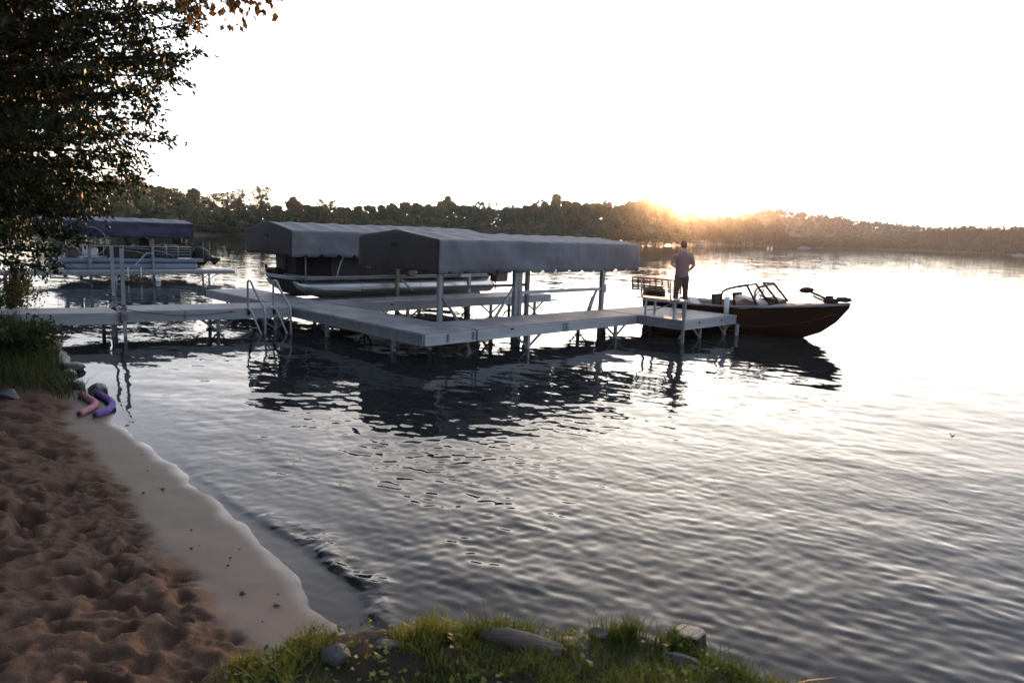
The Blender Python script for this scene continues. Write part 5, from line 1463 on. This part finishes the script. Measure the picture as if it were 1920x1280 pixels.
for px, top, dep, w, kind, col, lab in [
        (398, 362, 146, 58, 'sparse', 'b', "thin crowned tree at the nearer wood's lake end, first of three"),
        (424, 360, 150, 54, 'sparse', 'b', "thin crowned tree between two others at the nearer wood's end"),
        (447, 354, 152, 46, 'sparse', 'b', "narrow wispy tree just before the tallest sparse tree"),
        (490, 349, 158, 54, 'sparse', 'b', "tallest sparse tree with bare trunk showing against the sky"),
        (553, 368, 168, 46, 'tall', 'c', "pointed russet tree behind the rear canopy's peak"),
        (612, 374, 172, 54, 'sparse', 'c', "russet open crowned tree above the rear canopy's roof")]:
    far_tree(px, top, dep, px2m(w, dep), kind, col, lab, None)
GB = "bushy trees at the nearer wood's lake end"
LB = "bushy green tree low at the lake end of the nearer wood"
for px, top, dep, w, kind, col in [(385, 400, 146, 60, 'round', 'b'), (420, 402, 148, 60, 'round', 'b'), (455, 395, 154, 60, 'round', 'a'), (490, 393, 160, 60, 'round', 'a'), (520, 386, 164, 46, 'round', 'a'), (545, 392, 166, 44, 'round', 'b'), (578, 384, 170, 42, 'round', 'a'), (596, 388, 172, 44, 'round', 'b'), (640, 389, 176, 34, 'round', 'c'), (626, 398, 172, 44, 'round', 'c'),
                                   (440, 425, 148, 80, 'low', 'b'), (380, 422, 142, 80, 'low', 'b'), (500, 426, 156, 80, 'low', 'a'), (560, 424, 164, 80, 'low', 'b'), (620, 424, 170, 70, 'low', 'a')]:
    far_tree(px, top, dep, px2m(w, dep), kind, col, LB, GB)
GC = "trees of the wood across the lake"
LC_ = "rounded tree in the hazy wood across the lake beyond the grey canopies"
gg = random.Random(4)
for px, top in [(652, 390), (672, 387), (694, 386), (716, 385), (738, 382), (760, 380), (782, 381), (806, 383), (826, 379), (868, 386), (888, 388), (906, 390), (948, 392), (968, 391), (986, 385), (1004, 383), (1022, 377), (1062, 377), (1080, 379), (1098, 381), (1114, 381), (1132, 385), (1150, 390), (1166, 387), (1182, 380), (1200, 377), (1218, 376), (1234, 380), (1250, 383), (1262, 396), (1280, 405)]:
    dep = 178 + (px - 650) * .205 + gg.uniform(0, 10)
    far_tree(px, top, dep, px2m(gg.uniform(36, 48), dep), 'round' if gg.random() < .7 else 'tall', gg.choice('aab'), LC_, GC)
for px, top, w, kind, col, lab in [(844, 366, 40, 'tall', 'a', "tall dark tree rising above the middle of the hazy wood"), (925, 379, 34, 'sparse', 'c', "open russet crown in the hazy wood beside the tall dark tree"), (1043, 365, 46, 'round', 'a', "broad tallest crown in the hazy wood towards the sunset"),
                                   (1135, 375, 8, 'sparse', 'a', "tiny bare treetop sticking out near the sunset"), (1208, 373, 60, 'round', 'b', "broad crown glowing beside the setting sun")]:
    dep = 186 + (px - 650) * .205
    far_tree(px, top, dep, px2m(w, dep), kind, col, lab, None)
for k in range(34):
    px = 655 + k * 19 + gg.uniform(-5, 5); dep = 170 + (px - 650) * .205
    top = 418 + (px - 650) * .02 + gg.uniform(-7, 7)
    far_tree(px, top, dep, px2m(gg.uniform(36, 52), dep), 'low' if gg.random() < .6 else 'round', gg.choice('aabbc'), "low bushy tree along the waterline of the hazy wood", "low trees along the far waterline", base=.5)
GD = "trees on the point beyond the sunset"
for px, top in [(1296, 405), (1312, 407), (1330, 406), (1348, 406), (1366, 407), (1384, 409), (1402, 414), (1418, 419), (1434, 428)]:
    dep = 372 + (px - 1300) * .95
    far_tree(px, top, dep, px2m(gg.uniform(26, 36), dep), 'round', gg.choice('ab'), "tree on the low wooded point beyond the setting sun", GD)
far_tree(1457, 410, 500, px2m(36, 500), 'tall', 'a', "single dark tree at the tip of the far wooded point", None)
far_tree(1418, 417, 470, px2m(30, 470), 'tall', 'a', "dark tree just before the far wooded point's tip", None)
GE = "trees along the far lake shore beneath the hill"
for k in range(58):
    px = 1460 + k * 8.6 + gg.uniform(-3, 3)
    dep = 520 + (px - 1460) * .45 if px < 1640 else 600 - (px - 1640) * .42
    top = np.interp(px, [1460, 1560, 1640, 1720, 1800, 1860, 1950], [444, 446, 443, 436, 430, 429, 427]) + gg.uniform(-3, 3)
    far_tree(px, top, dep, px2m(gg.uniform(20, 30), dep), 'low' if gg.random() < .5 else 'round', gg.choice('aab'), "small hazy tree on the far shore below the wooded hill", GE)

# the wooded hill
hx, hy = np.linspace(60, 900, 70), np.linspace(640, 1250, 40)
X, Y, F_ = grid(hx, hy)
def hill_h(X, Y):
    ang = 960 + 1310 * X / Y
    top = np.interp(ang, [1200, 1290, 1370, 1440, 1480, 1540, 1600, 1660, 1720, 1800, 1900, 2050, 2300], [456, 434, 415, 406, 412, 419, 428, 434, 438, 440, 441, 443, 452])
    hor = 440 + (ang - 967) * .0349
    H = (hor - top) / 1310 * 930
    return H * np.exp(-((Y - 930) / 210) ** 2) + 4
Z = hill_h(X, Y) + 2.0 * fbm(X * .02, Y * .02, 301, 3)
tag(np_mesh("far_hill", np.stack([X, Y, Z], 1), F_, M['far_soil'], None, True), kind='structure')
g = np.random.default_rng(71)
n = 1500; x, y = g.uniform(80, 880, n), g.uniform(660, 1000, n)
zc = hill_h(x, y); hh = g.uniform(5, 10, n) * (1 + .5 * (g.random(n) > .93))
m_ = 26
d = unit(g.normal(size=(n, m_, 3))); p = np.stack([x, y, zc + hh * .55], 1)[:, None] + d * (g.random((n, m_, 1)) ** .4) * np.stack([hh * .55, hh * .55, hh * .5], 1)[:, None]
p = p.reshape(-1, 3); LD = unit(g.normal(size=p.shape)); L = g.uniform(1.6, 3.4, len(p))
V_, F_ = leaf_quads(p, LD, side_of(LD, g), L, L * .8, .1)
tag(np_mesh("hill_woods", V_, F_, M['far_leaf_a']), "continuous wood covering the hazy far hill", "woods", kind='stuff')
# wood that closes the gaps behind the shore trees
xs_, ys_ = [], []
pts = []
for k in range(22000):
    px = g.uniform(60, 1960)
    if px < 360: d0 = 118
    elif px < 650: d0 = 160 + (px - 360) * .08
    elif px < 1300: d0 = 192 + (px - 650) * .22
    elif px < 1460: d0 = 385 + (px - 1300) * 1.0
    elif px < 1640: d0 = 540 + (px - 1460) * .45
    else: d0 = 622 - (px - 1640) * .42
    dep = d0 + g.uniform(0, 14)
    top = np.interp(px, [60, 160, 260, 360, 450, 640, 700, 800, 1040, 1200, 1270, 1300, 1390, 1440, 1500, 1650, 1800, 1960], [352, 345, 342, 372, 384, 396, 392, 388, 386, 382, 394, 409, 413, 428, 446, 444, 434, 430]) + 6 * math.sin(px * .11) + 5 * math.sin(px * .047 + 1)
    z1 = P(px, top, dep)[2]; q = P(px, top, dep)
    pts.append((q[0], q[1], .6 + (z1 - .6) * g.random() ** .8, dep))
pts = np.array(pts); LD = unit(g.normal(size=(len(pts), 3))); L = g.uniform(.6, 1.3, len(pts)) * np.clip(pts[:, 3] / 180, .7, 2.6)
V_, F_ = leaf_quads(pts[:, :3], LD, side_of(LD, g), L, L * .8, .1)
tag(np_mesh("far_woods", V_, F_, M['far_leaf_a']), "dim interior of the woods behind the shore trees", "woods", kind='stuff')

# small craft and moorings on the far side
def far_raft(px, py, L, H, label, cat, roof, name, m):
    q = P(px, py, 1.0); r_ = q - np.array([0, 0, 2.29]); t = -2.29 / r_[2]; p = np.array([0, 0, 2.29]) + r_ * min(t, 420)
    root = empty(name, (p[0], p[1], 0), R(-10), label, cat)
    MB().span((-L / 2, -1.2, -.2), (L / 2, 1.2, .75)).build("hull", m, root, bevel=.15)
    if roof:
        MB().span((-L * .4, -1.1, 2.2), (L * .42, 1.1, 2.4)).build("roof", M['white'], root, bevel=.05)
        for x in (-L * .36, L * .38):
            for y in (-1, 1): MB().span((x - .05, y - .05, .7), (x + .05, y + .05, 2.2)).build("roof_post", M['alu'], root)
        MB().span((-L * .38, -1.15, .75), (L * .3, -1.1, 1.5)).build("side_panel", M['boat_grey'], root)
    else:
        MB().span((-L * .25, -.6, .75), (L * .2, .6, 1.3)).build("cabin", M['boat_grey'], root, bevel=.1)
    return root
far_raft(1311, 460, 8.5, 2.4, "tiny roofed white boat on the far water just beyond the man", "boat", True, "pontoon_boat", M['white'])
far_raft(1345, 460.5, 5.0, 1.2, "tiny pale boat moored under the far wooded point", "boat", False, "small_boat", M['white'])
far_raft(1507, 464.5, 7.0, 1.0, "tiny pale raft moored off the far shore below the hill", "raft", False, "raft", M['boat_grey'])
far_raft(1912, 479, 7.0, 1.4, "tiny dark boat on the far water at the picture's edge", "boat", False, "small_boat", M['boat_grey'])
for i, (px, lab) in enumerate(((1440, "pale float of a pair far out below the single dark tree"), (1447, "pale float beside its twin far out on the lake"))):
    q = P(px, 464, 300); bq = MB((q[0], q[1], 0)); bq.ball((q[0], q[1], .25), (.55, .55, .6), 10, 7); bq.tube([(q[0], q[1], .8), (q[0], q[1], 1.1)], .15, 6)
    tag(bq.build("buoy", M['white'], None, True), lab, "buoy")

# a small dark bird low over the water
q = P(1786, 818, 7.0)
bd_ = empty("bird", q, R(20), "tiny dark bird skimming low over the open water", "bird")
b_ = MB(); b_.loft([[V3(x, k * math.cos(a), k * math.sin(a)) for a in np.linspace(0, 2 * PI, 8, endpoint=False)] for x, k in ((-.035, .001), (-.02, .006), (0, .009), (.015, .007), (.024, .005), (.032, .001))])
for sd in (-1, 1):
    b_.add([V3(-.006, sd * .006, .004), V3(.010, sd * .006, .004), V3(.000, sd * .03, .030), V3(-.012, sd * .034, .036)], [(0, 1, 2, 3)])
b_.add([V3(-.03, -.006, 0), V3(-.03, .006, 0), V3(-.05, .01, .002), V3(-.05, -.01, .002)], [(0, 1, 2, 3)])
b_.build("body", M['black'], bd_, True)

# ------------------------------------------------------------------ evening haze over the lake
HZ = 0.000022
hz = MB(); hz.span((-560, -60, -4.0), (1000, 1280, 75.0))
hm_ = bpy.data.materials.new("evening_haze"); hm_.use_nodes = True
t_ = hm_.node_tree; t_.nodes.remove(t_.nodes["Principled BSDF"])
def vol(density, g_, col):
    pv_ = t_.nodes.new("ShaderNodeVolumePrincipled"); pv_.inputs["Color"].default_value = (*col, 1)
    pv_.inputs["Density"].default_value = density; pv_.inputs["Anisotropy"].default_value = g_
    return pv_.outputs[0]
ad_ = t_.nodes.new("ShaderNodeAddShader")              # fine droplets scatter forward, thin dry haze scatters evenly
t_.links.new(vol(HZ, 0.955, (0.92, 0.90, 0.88)), ad_.inputs[0]); t_.links.new(vol(0.00015, 0.35, (0.93, 0.92, 0.92)), ad_.inputs[1])
t_.links.new(ad_.outputs[0], t_.nodes["Material Output"].inputs["Volume"])
hzo = hz.build("haze", hm_)
tag(hzo, kind='stuff')
